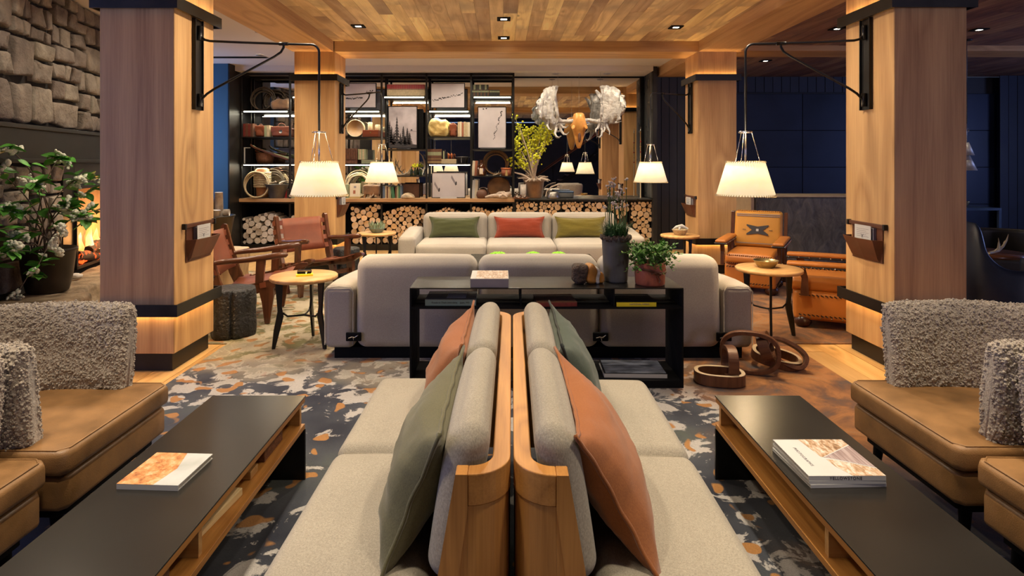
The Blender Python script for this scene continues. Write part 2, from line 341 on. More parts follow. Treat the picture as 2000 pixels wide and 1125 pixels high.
# ------------------------------------------------------------------ mesh builder
class MB:
    def __init__(s): s.v = []; s.f = []; s.mi = []; s.sm = []; s.cur = 0; s.smooth = True
    def add(s, vs, fs, sm=None):
        o = len(s.v); s.v += [tuple(p) for p in vs]
        for f in fs:
            s.f.append(tuple(i+o for i in f)); s.mi.append(s.cur); s.sm.append(s.smooth if sm is None else sm)
        return s
    def box(s, x0, x1, y0, y1, z0, z1, rot=None, piv=None):
        vs = [Vector((x, y, z)) for x in (x0, x1) for y in (y0, y1) for z in (z0, z1)]
        if rot is not None:
            p = Vector(piv) if piv is not None else Vector(((x0+x1)/2, (y0+y1)/2, (z0+z1)/2))
            vs = [rot @ (q-p) + p for q in vs]
        return s.add(vs, [(0, 1, 3, 2), (4, 6, 7, 5), (0, 4, 5, 1), (2, 3, 7, 6), (0, 2, 6, 4), (1, 5, 7, 3)], False)
    def rbox(s, x0, x1, y0, y1, z0, z1, r=.03, seg=4, mid=4, puff=(0, 0, 0, 0, 0, 0), fn=None):
        """rounded box; puff = bulge of the -x,+x,-y,+y,-z,+z faces"""
        c = ((x0+x1)/2, (y0+y1)/2, (z0+z1)/2); h = ((x1-x0)/2, (y1-y0)/2, (z1-z0)/2)
        r = min(r, *[q*.98 for q in h]); par = []
        for k in range(3):
            a = [-h[k] + r*(1-cos(pi/2*i/seg))*1.0 for i in range(seg)]
            a = [-h[k] + r*i/seg for i in range(seg)]
            m = [-(h[k]-r) + 2*(h[k]-r)*i/mid for i in range(mid+1)]
            par.append(a + m + [-q for q in reversed(a)])
        idx = {}; vs = []; fs = []
        def vid(p):
            key = tuple(round(q, 6) for q in p)
            if key in idx: return idx[key]
            inn = [max(-(h[k]-r), min(h[k]-r, p[k])) for k in range(3)]
            d = Vector([p[k]-inn[k] for k in range(3)])
            # even out the corner arcs
            dd = Vector([math.tan(q/r*pi/4)*1.0 if abs(q) < r*1.001 else q for q in d]) if r > 0 else d
            if dd.length > 1e-9: q = Vector(inn) + dd.normalized()*r
            else: q = Vector(inn)
            u = [max(0, 1-(p[k]/h[k])**2) for k in range(3)]
            sd = [1 if q[k] > 0 else -1 for k in range(3)]
            add = [0, 0, 0]
            for k in range(3):
                o1, o2 = [j for j in range(3) if j != k]
                w = (u[o1]*u[o2])**.6 * abs(q[k])/h[k]
                add[k] = sd[k]*puff[2*k+(1 if sd[k] > 0 else 0)]*w
            q = Vector((q[0]+add[0]+c[0], q[1]+add[1]+c[1], q[2]+add[2]+c[2]))
            if fn: q = Vector(fn(q))
            idx[key] = len(vs); vs.append(q); return idx[key]
        for k in range(3):
            o1, o2 = [(1, 2), (2, 0), (0, 1)][k]
            for sd in (-1, 1):
                for i in range(len(par[o1])-1):
                    for j in range(len(par[o2])-1):
                        q = []
                        for (a, b) in ((i, j), (i+1, j), (i+1, j+1), (i, j+1)):
                            p = [0, 0, 0]; p[k] = sd*h[k]; p[o1] = par[o1][a]; p[o2] = par[o2][b]; q.append(vid(p))
                        if sd < 0: q.reverse()
                        if len(set(q)) == 4: fs.append(tuple(q))
        return s.add(vs, fs)
    def tube(s, pts, r, n=8, caps=True, closed=False):
        pts = [Vector(p) for p in pts]; m = len(pts)
        rr = r if isinstance(r, (list, tuple)) else [r]*m
        vs = []; up = None
        for i in range(m):
            if closed: d = pts[(i+1) % m]-pts[i-1]
            else: d = pts[min(i+1, m-1)]-pts[max(i-1, 0)]
            if d.length < 1e-9: d = Vector((0, 0, 1))
            d.normalize()
            if up is None:
                up = Vector((0, 0, 1)) if abs(d.z) < .9 else Vector((1, 0, 0))
            up = (up - d*up.dot(d))
            if up.length < 1e-6: up = d.orthogonal()
            up.normalize(); sd = d.cross(up)
            for k in range(n):
                a = 2*pi*k/n; vs.append(pts[i] + (up*cos(a)+sd*sin(a))*rr[i])
        fs = [(i*n+k, ((i+1) % m)*n+k, ((i+1) % m)*n+(k+1) % n, i*n+(k+1) % n) for i in range(m if closed else m-1) for k in range(n)]
        fs = [tuple(reversed(f)) for f in fs]
        if caps and not closed:
            fs.append(tuple(range(n))); fs.append(tuple(reversed(range((m-1)*n, m*n))))
        return s.add(vs, fs)
    def lathe(s, prof, n=24, c=(0, 0, 0), sx=1, sy=1, fn=None):
        vs = []; m = len(prof)
        for (r, z) in prof:
            for k in range(n):
                a = 2*pi*k/n; p = (c[0]+r*cos(a)*sx, c[1]+r*sin(a)*sy, c[2]+z)
                vs.append(fn(p, a) if fn else p)
        fs = [(i*n+k, i*n+(k+1) % n, (i+1)*n+(k+1) % n, (i+1)*n+k) for i in range(m-1) for k in range(n)]
        fs.append(tuple(reversed(range(n)))); fs.append(tuple(range((m-1)*n, m*n)))
        return s.add(vs, fs)
    def prism(s, poly, a0, a1, axis='y', sm=False):
        """poly of 2-D points extruded along axis: y -> (x,z); x -> (y,z); z -> (x,y)"""
        def P(p, a): return {'y': (p[0], a, p[1]), 'x': (a, p[0], p[1]), 'z': (p[0], p[1], a)}[axis]
        n = len(poly); vs = [P(p, a0) for p in poly]+[P(p, a1) for p in poly]
        fs = [(i, (i+1) % n, n+(i+1) % n, n+i) for i in range(n)]
        ar = sum(poly[i][0]*poly[(i+1) % n][1]-poly[(i+1) % n][0]*poly[i][1] for i in range(n))
        flip = (ar < 0) ^ (axis == 'y')
        caps = [tuple(reversed(range(n))), tuple(range(n, 2*n))]
        if flip: fs = [tuple(reversed(f)) for f in fs]; caps = [tuple(reversed(f)) for f in caps]
        s.add(vs, fs, sm); return s.add(vs, caps, False)
    def blob(s, c, r, sub=2, amp=0, fr=3, seed=0, sc=(1, 1, 1)):
        import bmesh
        b = bmesh.new(); bmesh.ops.create_icosphere(b, subdivisions=sub, radius=1)
        vs = []
        for q in b.verts:
            k = 1 + amp*MN.noise(q.co*fr+Vector((seed*7.3, seed*3.1, seed)))
            vs.append((c[0]+q.co.x*r*k*sc[0], c[1]+q.co.y*r*k*sc[1], c[2]+q.co.z*r*k*sc[2]))
        fs = [tuple(v.index for v in f.verts) for f in b.faces]; b.free()
        return s.add(vs, fs)
    def mesh(s, name, mats):
        me = bpy.data.meshes.new(name); me.from_pydata(s.v, [], s.f)
        for m in (mats if isinstance(mats, (list, tuple)) else [mats]): me.materials.append(m)
        me.polygons.foreach_set('material_index', s.mi); me.polygons.foreach_set('use_smooth', s.sm)
        me.update(); return me
def obj(name, mb, mats, parent=None, bevel=0, loc=None, rot=None):
    me = mb if isinstance(mb, bpy.types.Mesh) else mb.mesh(name, mats)
    o = bpy.data.objects.new(name, me); C.objects.link(o)
    if parent: o.parent = parent
    if loc: o.location = loc
    if rot: o.rotation_euler = rot
    if bevel:
        b = o.modifiers.new('bevel', 'BEVEL'); b.width = bevel; b.segments = 2; b.limit_method = 'ANGLE'
    return o
def tag(o, label, cat, group=None):
    o['label'] = label; o['category'] = cat
    if group: o['group'] = group
    return o
def thing(name, label, cat, loc=(0, 0, 0), rz=0, group=None, rot=None):
    o = bpy.data.objects.new(name, None); C.objects.link(o); o.location = loc
    o.rotation_euler = rot or (0, 0, rz); o.empty_display_size = .05
    return tag(o, label, cat, group)
def struct(name, mb, mats, parent=None, bevel=0, **k):
    o = obj(name, mb, mats, parent, bevel, **k); o['kind'] = 'structure'; return o
KIDS = {}
def dup(root, loc, rz, label=None, group=None, rot=None):
    def cp(o, par):
        c = o.copy(); C.objects.link(c)
        if par: c.parent = par
        for ch in [q for q in ALL if q.parent == o]: cp(ch, c)
        return c
    ALL = list(C.objects)
    r = cp(root, None); r.location = loc; r.rotation_euler = rot or (0, 0, rz)
    if label: r['label'] = label
    if group: r['group'] = group
    return r
def rotm(ax, deg): return Matrix.Rotation(R(deg), 3, ax)
def arc(c, r, a0, a1, n, plane='xz'):
    out = []
    for i in range(n+1):
        a = R(a0+(a1-a0)*i/n); u, w = r*cos(a), r*sin(a)
        out.append({'xz': (c[0]+u, c[1], c[2]+w), 'xy': (c[0]+u, c[1]+w, c[2]), 'yz': (c[0], c[1]+u, c[2]+w)}[plane])
    return out
def text_mesh(txt, size, mat, align='CENTER', spacing=1.0):
    cu = bpy.data.curves.new('txt', 'FONT'); cu.body = txt; cu.size = size; cu.align_x = align; cu.align_y = 'CENTER'
    cu.space_character = spacing; cu.extrude = .0003
    o = bpy.data.objects.new('txt', cu); C.objects.link(o)
    dg = bpy.context.evaluated_depsgraph_get(); me = bpy.data.meshes.new_from_object(o.evaluated_get(dg))
    bpy.data.objects.remove(o); me.name = 'lettering'; me.materials.clear(); me.materials.append(mat); return me
# ------------------------------------------------------------------ the room
CEIL = 3.135
floor = struct('floor', MB().box(-6.5, 11.6, -3.1, 11.6, -.12, -.02), M['floor_base'])
def boards(parent, name, mat, x0, x1, y0, y1, z0, z1, w, lmin, lmax, gap=.003, rnd=random.Random(3)):
    x = x0
    while x < x1-.01:
        xe = min(x1, x+w); y = y0 - rnd.uniform(0, lmax*.7)
        while y < y1:
            L = rnd.uniform(lmin, lmax); a, b = max(y0, y), min(y1, y+L)
            if b-a > .05:
                d = rnd.uniform(0, .003)
                m = MB().box(-(xe-x-gap)/2, (xe-x-gap)/2, -(b-a-gap)/2, (b-a-gap)/2, 0, z1-z0)
                o = obj(name, m, mat, parent); o.location = ((x+xe)/2, (a+b)/2, z0-d)
            y += L
        x = xe
for (a, b, c, d) in ((-4.4, -2.262, 3.3, 4.87), (2.38, 4.6, 3.2, 4.87), (-4.4, 4.6, 8.15, 10.2)):
    boards(floor, 'floorboard', M['floor'], a, b, c, d, -.02, 0, .19, .9, 2.6)
rug = MB()
poly = [(-2.26, -2.9), (2.38, -2.9), (2.38, 4.87), (6.0, 4.87), (6.0, 8.15), (-3.5, 8.15), (-3.5, 4.87), (-2.26, 4.87)]
rug.prism([(p[0], p[1]) for p in poly], -.012, .006, 'z')
tag(obj('carpet', rug, M['carpet']), 'large patterned carpet of slate, white, olive and rust blotches under the seating', 'carpet')
struct('floor', MB().box(-6.4, -2.262, -3, 3.298, -.02, -.002).box(2.382, 11.5, -3, 3.198, -.02, -.002).box(4.602, 11.5, 8.152, 11.5, -.02, -.002).box(6.01, 11.5, 3.2, 8.15, -.02, -.002)
       .box(-6.4, -3.502, 4.87, 8.15, -.02, -.002), M['carpet'])
# timber columns with steel bands and warm light strips
def column(x0, x1, y0, y1, label):
    cx, cy = (x0+x1)/2, (y0+y1)/2; hx, hy = (x1-x0)/2, (y1-y0)/2
    t = thing('timber_column', label, 'column', (cx, cy, 0), 0, 'timber columns')
    obj('timber_shaft', MB().box(-hx, hx, -hy, hy, .13, CEIL), M['fir'], t, .006)
    obj('steel_plinth', MB().box(-hx+.03, hx-.03, -hy+.03, hy-.03, .001, .13), M['black'], t)
    for z in (.405, 2.60):
        b = MB(); e = .045; hh = .085
        for (a, c, d, f) in ((-hx-e, hx+e, -hy-e, -hy-e+.012), (-hx-e, hx+e, hy+e-.012, hy+e), (-hx-e, -hx-e+.012, -hy-e+.012, hy+e-.012), (hx+e-.012, hx+e, -hy-e+.012, hy+e-.012)):
            b.box(a, c, d, f, z, z+hh)
        zc = z+hh*.35
        b.box(-hx-e+.012, hx+e-.012, -hy-e+.012, hy+e-.012, zc, zc+.02)
        bo = obj('steel_band', b, M['black'], t)
        l = MB(); e2 = .018; up = z > 1; za = zc+.021 if up else zc-.007
        for (a, c, d, f) in ((-hx-e2-.012, hx+e2+.012, -hy-e2-.006, -hy-e2+.006), (-hx-e2-.012, hx+e2+.012, hy+e2-.006, hy+e2+.006), (-hx-e2-.006, -hx-e2+.006, -hy-e2, hy+e2), (hx+e2-.006, hx+e2+.006, -hy-e2, hy+e2)):
            l.box(a, c, d, f, za, za+.006)
        obj('light_strip', l, M['ledwarm'], bo)
    return t
column(-2.875, -2.34, 4.22, 4.80, 'broad square timber column in the left foreground beside the fireplace')
column(2.807, 3.325, 4.20, 4.79, 'broad square timber column in the right foreground beside the dark chairs')
column(-2.77, -2.225, 7.90, 8.44, 'farther left timber column standing before the bookcase and split logs')
column(2.645, 3.165, 7.90, 8.44, 'farther right timber column behind the orange leather armchair')
# beams
struct('trim_1', MB().box(-2.79, -2.245, 1.0, 7.90, 2.99, CEIL+.05), M['fir_y'], bevel=.004)
struct('trim_2', MB().box(2.655, 3.19, 1.0, 7.90, 2.99, CEIL+.05), M['fir_y'], bevel=.004)
struct('trim_3', MB().box(-2.245, 2.655, 7.90, 8.42, 2.99, CEIL+.05), M['fir_x'], bevel=.004)
struct('trim_4', MB().box(2.70, 3.25, 8.44, 10.2, 2.985, CEIL+.05), M['fir_y'], bevel=.004)
struct('trim_5', MB().box(-2.245, 2.655, 3.2, 3.75, 2.99, CEIL+.05), M['fir_x'], bevel=.004)
struct('trim_6', MB().box(3.19, 11.4, 8.2, 8.7, 3.06, CEIL+.05), M['fir_x'], bevel=.004)
# ceilings
ceil = struct('ceiling', MB().box(-2.3, 2.7, -3, 8.0, CEIL+.03, CEIL+.12), M['charboard'])
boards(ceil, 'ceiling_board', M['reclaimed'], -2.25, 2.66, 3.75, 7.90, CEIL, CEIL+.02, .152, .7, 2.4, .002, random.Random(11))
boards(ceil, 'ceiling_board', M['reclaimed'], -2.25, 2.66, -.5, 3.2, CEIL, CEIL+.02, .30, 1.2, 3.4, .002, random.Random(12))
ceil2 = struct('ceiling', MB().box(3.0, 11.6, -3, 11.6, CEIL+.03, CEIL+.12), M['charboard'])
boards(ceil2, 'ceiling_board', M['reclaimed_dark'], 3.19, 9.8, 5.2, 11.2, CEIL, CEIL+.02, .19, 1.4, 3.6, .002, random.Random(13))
ceil3 = struct('ceiling', MB().box(-6.5, -2.6, -3, 11, CEIL, CEIL+.1).box(-2.6, 2.70, 8.2, 11, CEIL, CEIL+.1), M['white'])
struct('trim_7', MB().box(-4.46, 2.56, 9.88, 11, 3.045, CEIL), M['white'])
v = thing('air_grille', 'slim slotted air grille in the white ceiling at left', 'vent', (-4.1, 9.1, CEIL))
g = MB().box(-.5, .5, -.06, .06, -.006, -.001); obj('grille_frame', g, M['iron'], v)
for k in range(5): obj('slat', MB().box(-.48, .48, -.045+k*.021, -.038+k*.021, -.012, -.006), M['black'], v)
# downlights: square black trims in timber, white discs in plaster
def downlight(x, y, z, square, label, power, size=.05):
    t = thing('downlight', label, 'ceiling light', (x, y, z), 0, 'recessed ceiling lights')
    if square:
        f = MB()
        for (a, b, c, d) in ((-.075, .075, -.075, -.04), (-.075, .075, .04, .075), (-.075, -.035, -.04, .04), (.035, .075, -.04, .04)): f.box(a, b, c, d, -.012, 0)
        obj('trim_ring', f, M['blackmat'], t); obj('lens', MB().box(-.034, .034, -.03, .03, -.008, -.002), M['lamp_on'], t)
    else:
        obj('trim_ring', MB().lathe([(.05, -.008), (.052, -.001), (.06, 0), (.06, -.008)], 20), M['white'], t)
        obj('lens', MB().lathe([(.0, -.004), (.045, -.004), (.045, -.001), (0, -.001)], 16), M['lamp_on'], t)
    if power > 5: light('SPOT', 'downlight_beam', (x, y, z-.03), power, NEUT, .04, (0, 0, 0), spot=R(105), blend=.9)
for (px, py, q) in ((700, 50, 'leftmost'), (984, 36, 'middle one nearer us'), (984, 73, 'middle one by the cross beam'), (1320, 52, 'rightmost')):
    Y = F*1.635/(318-py); downlight(X(px, Y), Y, CEIL-.002, True, 'small square black recessed light in the honey plank ceiling, '+q, 45)
for (px, py, q) in ((1495, 118, 'farthest back'), (1635, 55, 'touching the right near column'), (1912, 57, 'right of the near column')):
    Y = F*1.635/(318-py); downlight(X(px, Y), Y, CEIL-.002, True, 'small recessed light in the brown plank ceiling, '+q, 26)
for (px, py, q) in ((443, 25, 'nearest'), (508, 62, 'middle'), (508, 107, 'farthest')):
    Y = F*1.635/(318-py); downlight(X(px, Y), Y, CEIL-.002, False, 'round recessed light in the white ceiling at left, '+q, 40)
for x in (.95, 1.84): downlight(x, 10.2, 3.045, False, 'round recessed light above the moose antlers, %s' % ('left one' if x < 1 else 'right one'), 11)


# ------------------------------------------------------------------ walls
struct('wall_right', MB().box(11.4, 11.6, -3, 11.6, 0, CEIL), M['navy'])
wb = struct('wall_back', MB().box(2.66, 3.35, 10.30, 10.40, 0, CEIL).box(3.35, 11.5, 11.25, 11.4, 0, CEIL), M['charboard'])
def wallboards(x0, x1, y, z0, z1, w, mat, parent, name='wall_board', seed=1):
    rn = random.Random(seed); x = x0
    while x < x1-.02:
        xe = min(x1, x+w); d = rn.uniform(0, .006)
        m = MB().box(-(xe-x)/2+.004, (xe-x)/2-.004, -.02-d, 0, 0, z1-z0)
        o = obj(name, m, mat, parent, .003); o.location = ((x+xe)/2, y, z0); x = xe
wallboards(2.66, 3.35, 10.295, 0, CEIL, .14, M['charboard'], wb, seed=2)
wallboards(3.35, 8.7, 11.2, 2.84, CEIL, .165, M['navy'], wb, seed=3)
wallboards(3.35, 4.35, 11.2, 0, 2.83, .165, M['navy'], wb, seed=3)
wallboards(9.35, 11.4, 11.05, 0, CEIL, .165, M['blue'] if False else M['navy'], wb, seed=4)
for i in range(4):
    for j in range(4):
        x = 4.42+i*1.32; z = .02+j*.70
        o = obj('steel_panel', MB().box(-.655, .655, -.02, 0, 0, .692), M['navy_steel'], wb, .004); o.location = (x+.66, 11.22, z)
# blue wall at the left of the bookcase
struct('wall_left_return', MB().box(-5.6, -4.49, 9.70, 9.84, 0, CEIL), M['blue'])
struct('trim_8', MB().box(-4.489, -4.465, 9.69, 10.6, 0, CEIL), M['black'])
# mirror wall behind the bookcase, plus its dark end panel
struct('wall_mirror_backing', MB().box(-5.6, 2.66, 10.57, 10.7, 0, CEIL), M['charboard'])
mir = struct('window_1', MB().box(-4.46, 2.54, 10.55, 10.565, .89, 3.045), M['mirror'])
struct('trim_9', MB().box(.24, 2.545, 10.53, 10.549, 3.02, 3.045).box(2.50, 2.56, 10.50, 10.549, .9, 3.04), M['blackmat'])
ep = struct('trim_10', MB().box(2.585, 2.655, 9.99, 10.56, .0, CEIL), M['charboard'])
for k in range(4): obj('wall_board', MB().box(2.560, 2.584, 10.0+k*.138, 10.13+k*.138, .9, 3.04), M['slate'], ep, .003)
# wall behind the camera: windows at left, stair at right, seen in the mirror
struct('wall_rear', MB().box(-6.5, -5.9, -3.1, -3, 0, CEIL).box(-5.9, 11.5, -3.1, -3, 0, CEIL), M['charboard'])
struct('wall_left_window', MB().box(-6.5, -6.3, -3, -.85, 0, CEIL).box(-6.5, -6.3, 2.65, 3.72, 0, CEIL).box(-6.5, -6.3, -.85, 2.65, 0, .5).box(-6.5, -6.3, -.85, 2.65, 3.0, CEIL).box(-6.5, -3.95, 3.55, 3.72, 0, CEIL).box(-5.75, -5.6, 8.2, 10.7, 0, CEIL).box(-5.6, -4.9, 8.1, 8.2, 0, CEIL), M['charboard'])
for k in range(4): struct('window_%d' % (k+2), MB().box(-6.45, -6.35, -.85+k*1.14, -.78+k*1.14, .5, 3.0), M['blackmat'])
t = thing('staircase', 'dark open staircase with rust handrail seen in the mirror behind the hanging skull', 'staircase', (1.4, -2.6, 0))
for k in range(9): obj('tread', MB().box(.0+k*.30, .30+k*.30, -.35, .75, .20+k*.20, .24+k*.20), M['reclaimed_dark'], t)
for y in (-.38, .78):
    obj('stringer', MB().prism([(-.1, 0), (.12, 0), (2.75, 1.86), (2.75, 2.06), (2.6, 2.06)], y-.02, y+.02, 'y'), M['black'], t)
    obj('handrail', MB().tube([(-.05, y, .95), (2.7, y, 2.85)], .022, 6), M['copper'], t)
    for k in range(5): obj('baluster', MB().tube([(.1+k*.6, y, .2+k*.41), (.1+k*.6, y, 1.05+k*.415)], .012, 5), M['black'], t)

# fireplace wall of field stone, turned 12.5 degrees
WL = bpy.data.objects.new('wall_left', MB().box(-.3, 0, -2.9, 1.95, 0, CEIL).mesh('wall_left', M['mortar'])); C.objects.link(WL)
WL['kind'] = 'structure'; WL.location = (-4.47, 6.5, 0); WL.rotation_euler = (0, 0, R(12.5))
def stone(u0, u1, z0, z1, rn, parent, depth=.06, x0=0.0, mat=None):
    cy, cz, hy, hz = (u0+u1)/2, (z0+z1)/2, (u1-u0)/2-.006, (z1-z0)/2-.006
    n = 14; vs = []; sd = rn.random()*50; d = depth*rn.uniform(.6, 1.25)
    ring = []; sk = rn.uniform(-.10, .10); sk2 = rn.uniform(-.08, .08)
    for k in range(n):
        a = 2*pi*(k+.5)/n; c, q = cos(a), sin(a); e = .15
        w = 1 - .16*abs(MN.noise(Vector((c*1.6+sd, q*1.6, sd))))*2
        yy, zz = abs(c)**e*(1 if c > 0 else -1)*hy*w, abs(q)**e*(1 if q > 0 else -1)*hz*w; ring.append((yy*(1+sk*zz/hz)/(1+abs(sk)*.6), zz*(1+sk2*yy/hy)/(1+abs(sk2)*.6)))
    for (f, x) in ((1, -.01), (1, d*.6), (.965, d*.88), (.90, d), (.5, d*1.05)):
        for k, (y, z) in enumerate(ring):
            nz = MN.noise(Vector((y*f*9+sd, z*f*9, sd)))*.03 if x > .02 else 0
            vs.append((x+nz, y*f, z*f))
    vs.append((d*1.05, 0, 0)); m = len(vs)-1
    fs = [(i*n+k, i*n+(k+1) % n, (i+1)*n+(k+1) % n, (i+1)*n+k) for i in range(4) for k in range(n)]+[(4*n+k, 4*n+(k+1) % n, m) for k in range(n)]
    mb = MB(); mb.add(vs, fs, True); mb.sm = [True]*len(mb.f)
    o = obj('stone', mb, mat or M['stone'], parent); o.location = (x0, cy, cz)
def masonry(u0, u1, z0, z1, rn, parent, big=.62, small=.15, **k):
    w, h = u1-u0, z1-z0
    stop = w < big and h < big*.62 and (rn.random() < .30 or (w < small*2 and h < small*1.9))
    if stop or (w < small*1.7 and h < small*1.5): return stone(u0, u1, z0, z1, rn, parent, **k)
    if (w/h > rn.uniform(.9, 1.7)):
        c = u0+w*rn.uniform(.36, .64); masonry(u0, c, z0, z1, rn, parent, big, small, **k); masonry(c, u1, z0, z1, rn, parent, big, small, **k)
    else:
        c = z0+h*rn.uniform(.36, .64); masonry(u0, u1, z0, c, rn, parent, big, small, **k); masonry(u0, u1, c, z1, rn, parent, big, small, **k)
rn = random.Random(21)
masonry(-2.1, 1.9, 1.83, CEIL, rn, WL)
masonry(-2.1, -.83, .42, 1.49, rn, WL)
masonry(1.35, 1.9, .42, 1.49, rn, WL, .7, .3)
# steel surround and mantel
fp = thing('fireplace', 'open gas fireplace with black steel surround in the stone wall at far left', 'fireplace', WL.location.copy(), R(12.5))
obj('mantel', MB().box(.0, .115, -3.0, 1.95, 1.50, 1.535).box(.0, .085, -3.0, 1.95, 1.535, 1.79).box(.0, .12, -3.0, 1.95, 1.79, 1.825), M['black'], fp, .003)
obj('surround', MB().box(0, .05, -.82, -.60, .40, 1.50).box(0, .05, .92, 1.33, .40, 1.50).box(0, .05, -.60, .92, 1.27, 1.50), M['black'], fp, .003)
obj('firebox_frame', MB().box(.03, .075, -.60, -.565, .42, 1.27).box(.03, .075, .885, .92, .42, 1.27).box(.03, .075, -.60, .92, 1.235, 1.27).box(.03, .075, -.60, .92, .42, .455), M['black'], fp, .003)
obj('firebox_lining', MB().box(-.02, .002, -.60, .92, .42, 1.27), M['firebrick'], fp)
for k in range(5):
    o = obj('burning_log', MB().tube([(0, -.22, 0), (0, 0, .01), (0, .22, 0)], [.05, .055, .045], 9), M['emberlog'], fp)
    o.location = (.055, -.35+k*.26, .52+.09*(k % 2)); o.rotation_euler = (R(20*(k % 2)-10), 0, 0)
e = MB()
for k in range(26): e.blob((.05+random.random()*.02, -.55+random.random()*1.4, .475+random.random()*.03), .022, 1, .4, 3, k)
o = obj('embers', e, M['ember'], fp); o['kind'] = 'stuff'
for k in range(7):
    h = random.uniform(.22, .42); y = -.48+k*.2; fl = MB()
    pts = [(.045, 0, 0), (.045, .012, h*.3), (.045, -.018, h*.6), (.045, .01, h*.85), (.045, .02, h)]
    fl.tube(pts, [.03, .042, .03, .014, .002], 8); o = obj('flame', fl, M['flame'], fp); o.location = (0, y, .56); o.rotation_euler = (R(random.uniform(-14, 14)), 0, 0)
light('POINT', 'fire_glow', (-4.2, 6.45, .75), 14, (1, .42, .12), .15)
# raised hearth of rough rock
hearth = MB()
def hf(x, y, z): return (x+MN.noise(Vector((x*3, y*3, z*4)))*.045, y, z+MN.noise(Vector((x*4+9, y*4, z*3)))*.02)
hs = thing('hearth', 'rough pale rock hearth ledge beneath the fireplace opening', 'hearth', WL.location.copy(), R(12.5))
ys = [-2.72, -2.3, -1.62, -.95, -.25, .55, 1.3]
for i in range(6):
    m = MB(); y0, y1 = ys[i]+.006, ys[i+1]-.006
    m.rbox(.07, .58+.05*sin(i*2.1), y0, y1, .17, .398, .035, 3, 16, fn=lambda q: hf(*q)); obj('ledge_stone', m, MATS['hearth_rock'] if 'hearth_rock' in MATS else M['stone'], hs)
    for j in range(2):
        m = MB(); ym = (y0+y1)/2; m.rbox(.07, .50+.03*sin(i+j), y0 if j == 0 else ym+.005, ym-.005 if j == 0 else y1, .01, .165, .03, 3, 8, fn=lambda q: hf(*q)); obj('base_stone', m, M['stone'], hs)
# ------------------------------------------------------------------ foreground: back-to-back bench sofas
AX = R(-1.095)
def bench(s, side, label):
    t = thing('bench_sofa', label, 'sofa', (.035, 1.83, 0), AX, 'back-to-back bench sofas')
    y0, y1 = -.93, 1.13            # seat ends (local y)
    def sx(q): return (q[0]*s, q[1], q[2])
    def path(off):                 # shell plan line, off = distance from the outer face
        x = .004+off; p = []
        r = .10-off; cx, cy = .104, y1-.045
        p.append((.108, cy+.10-off)); p += [(cx+r*cos(R(a)), cy+r*sin(R(a))) for a in range(95, 181, 12)]
        cy = -.30
        p += [(cx+r*cos(R(a)), cy+r*sin(R(a))) for a in range(180, 271, 10)]; p.append((.108, cy-r))
        return p
    def band(name, z0, z1, o0, o1, mat, bev):
        a, b = path(o0), path(o1); n = len(a); vs = []
        for (p, z) in ((a, z0), (b, z0), (a, z1), (b, z1)): vs += [(x*s, y, z) for x, y in p]
        fs = []
        for i in range(n-1):
            fs += [(i, i+1, 2*n+i+1, 2*n+i), (n+i+1, n+i, 3*n+i, 3*n+i+1), (2*n+i, 2*n+i+1, 3*n+i+1, 3*n+i), (i+1, i, n+i, n+i+1)]
        fs += [(0, 2*n, 3*n, n), (n-1, 2*n-1, 4*n-1, 3*n-1)]
        if s < 0: fs = [tuple(reversed(f)) for f in fs]
        fs = [tuple(reversed(f)) for f in fs]
        m = MB(); m.add(vs, fs, False); obj(name, m, mat, t, bev)
    band('top_rail', .665, .742, 0, .046, M['oak_y'], .003)
    band('back_shell', .06, .663, .004, .036, M['oak'], 0)
    # slanted end posts and end panels (the outer edge leans out towards the seat)
    for ye, d in ((-.402, 1), (y1+.053, -1)):
        m = MB(); pr = [(.165, .742), (.205, .742-.0), (.300, .28), (.300, .06), (.245, .06), (.245, .28), (.168, .66)]
        pr = [(.1082, .742), (.138, .742), (.256, .06), (.188, .06), (.1082, .655)]
        m.prism([(p[0]*s, p[1]) for p in pr], ye, ye+.046*d, 'y'); obj('end_post', m, M['oak'], t, .003)
        pr = [(.1083, .654), (.1875, .06), (.1083, .06)]
        m = MB(); m.prism([(p[0]*s, p[1]) for p in pr], ye+.006*d, ye+.034*d, 'y'); obj('end_panel', m, M['oak'], t, .002)
    # plinth, seats and back cushions
    m = MB().box(*sorted((.24*s, .60*s)), y0+.05, y1-.05, .02, .20); obj('plinth', m, M['blackmat'], t)
    for (a, b) in ((y0, -.403), (-.400, .368), (.372, y1)):
        xi = .222 if a > y0 else .01
        m = MB().rbox(*sorted((xi*s, .668*s)), a+.001, b-.001, .20, .425, .05, 5, 10, (0, .006, 0, 0, 0, .012))
        so = obj('seat_cushion', m, M['bench'], t)
        w = MB(); zz = .392; xo = .668*s
        obj('seat_welt', w.tube([(xi*s+.02*s, a+.004, .405), (xo-.035*s, a+.004, .404)], .0035, 5), M['bench'], so)
    for (a, b) in ((-.33, .388), (.394, 1.10)):
        def lean(q):
            return (q[0] + s*(.80-q[2])*.16, q[1], q[2])
        m = MB().rbox(*sorted((.052*s, .165*s)), a, b, .415, .815, .055, 6, 10, (0, .012, 0, 0, 0, .010) if s > 0 else (.012, 0, 0, 0, 0, .010), fn=lambda q: lean(q))
        bo = obj('back_cushion', m, M['bench'], t)
        c = [(.052+.012, a+.03), (.052+.012, b-.03)]
        pth = [(.155*s+s*.0, a+.012, .60), (.148*s, a+.010, .70), (.125*s, a+.012, .765), (.095*s, a+.012, .772)]
    return t
BL = bench(-1, 'left', 'grey linen bench sofa on the left of the pair, oak backed, facing left')
BR = bench(1, 'right', 'grey linen bench sofa on the right of the pair, oak backed, facing right')

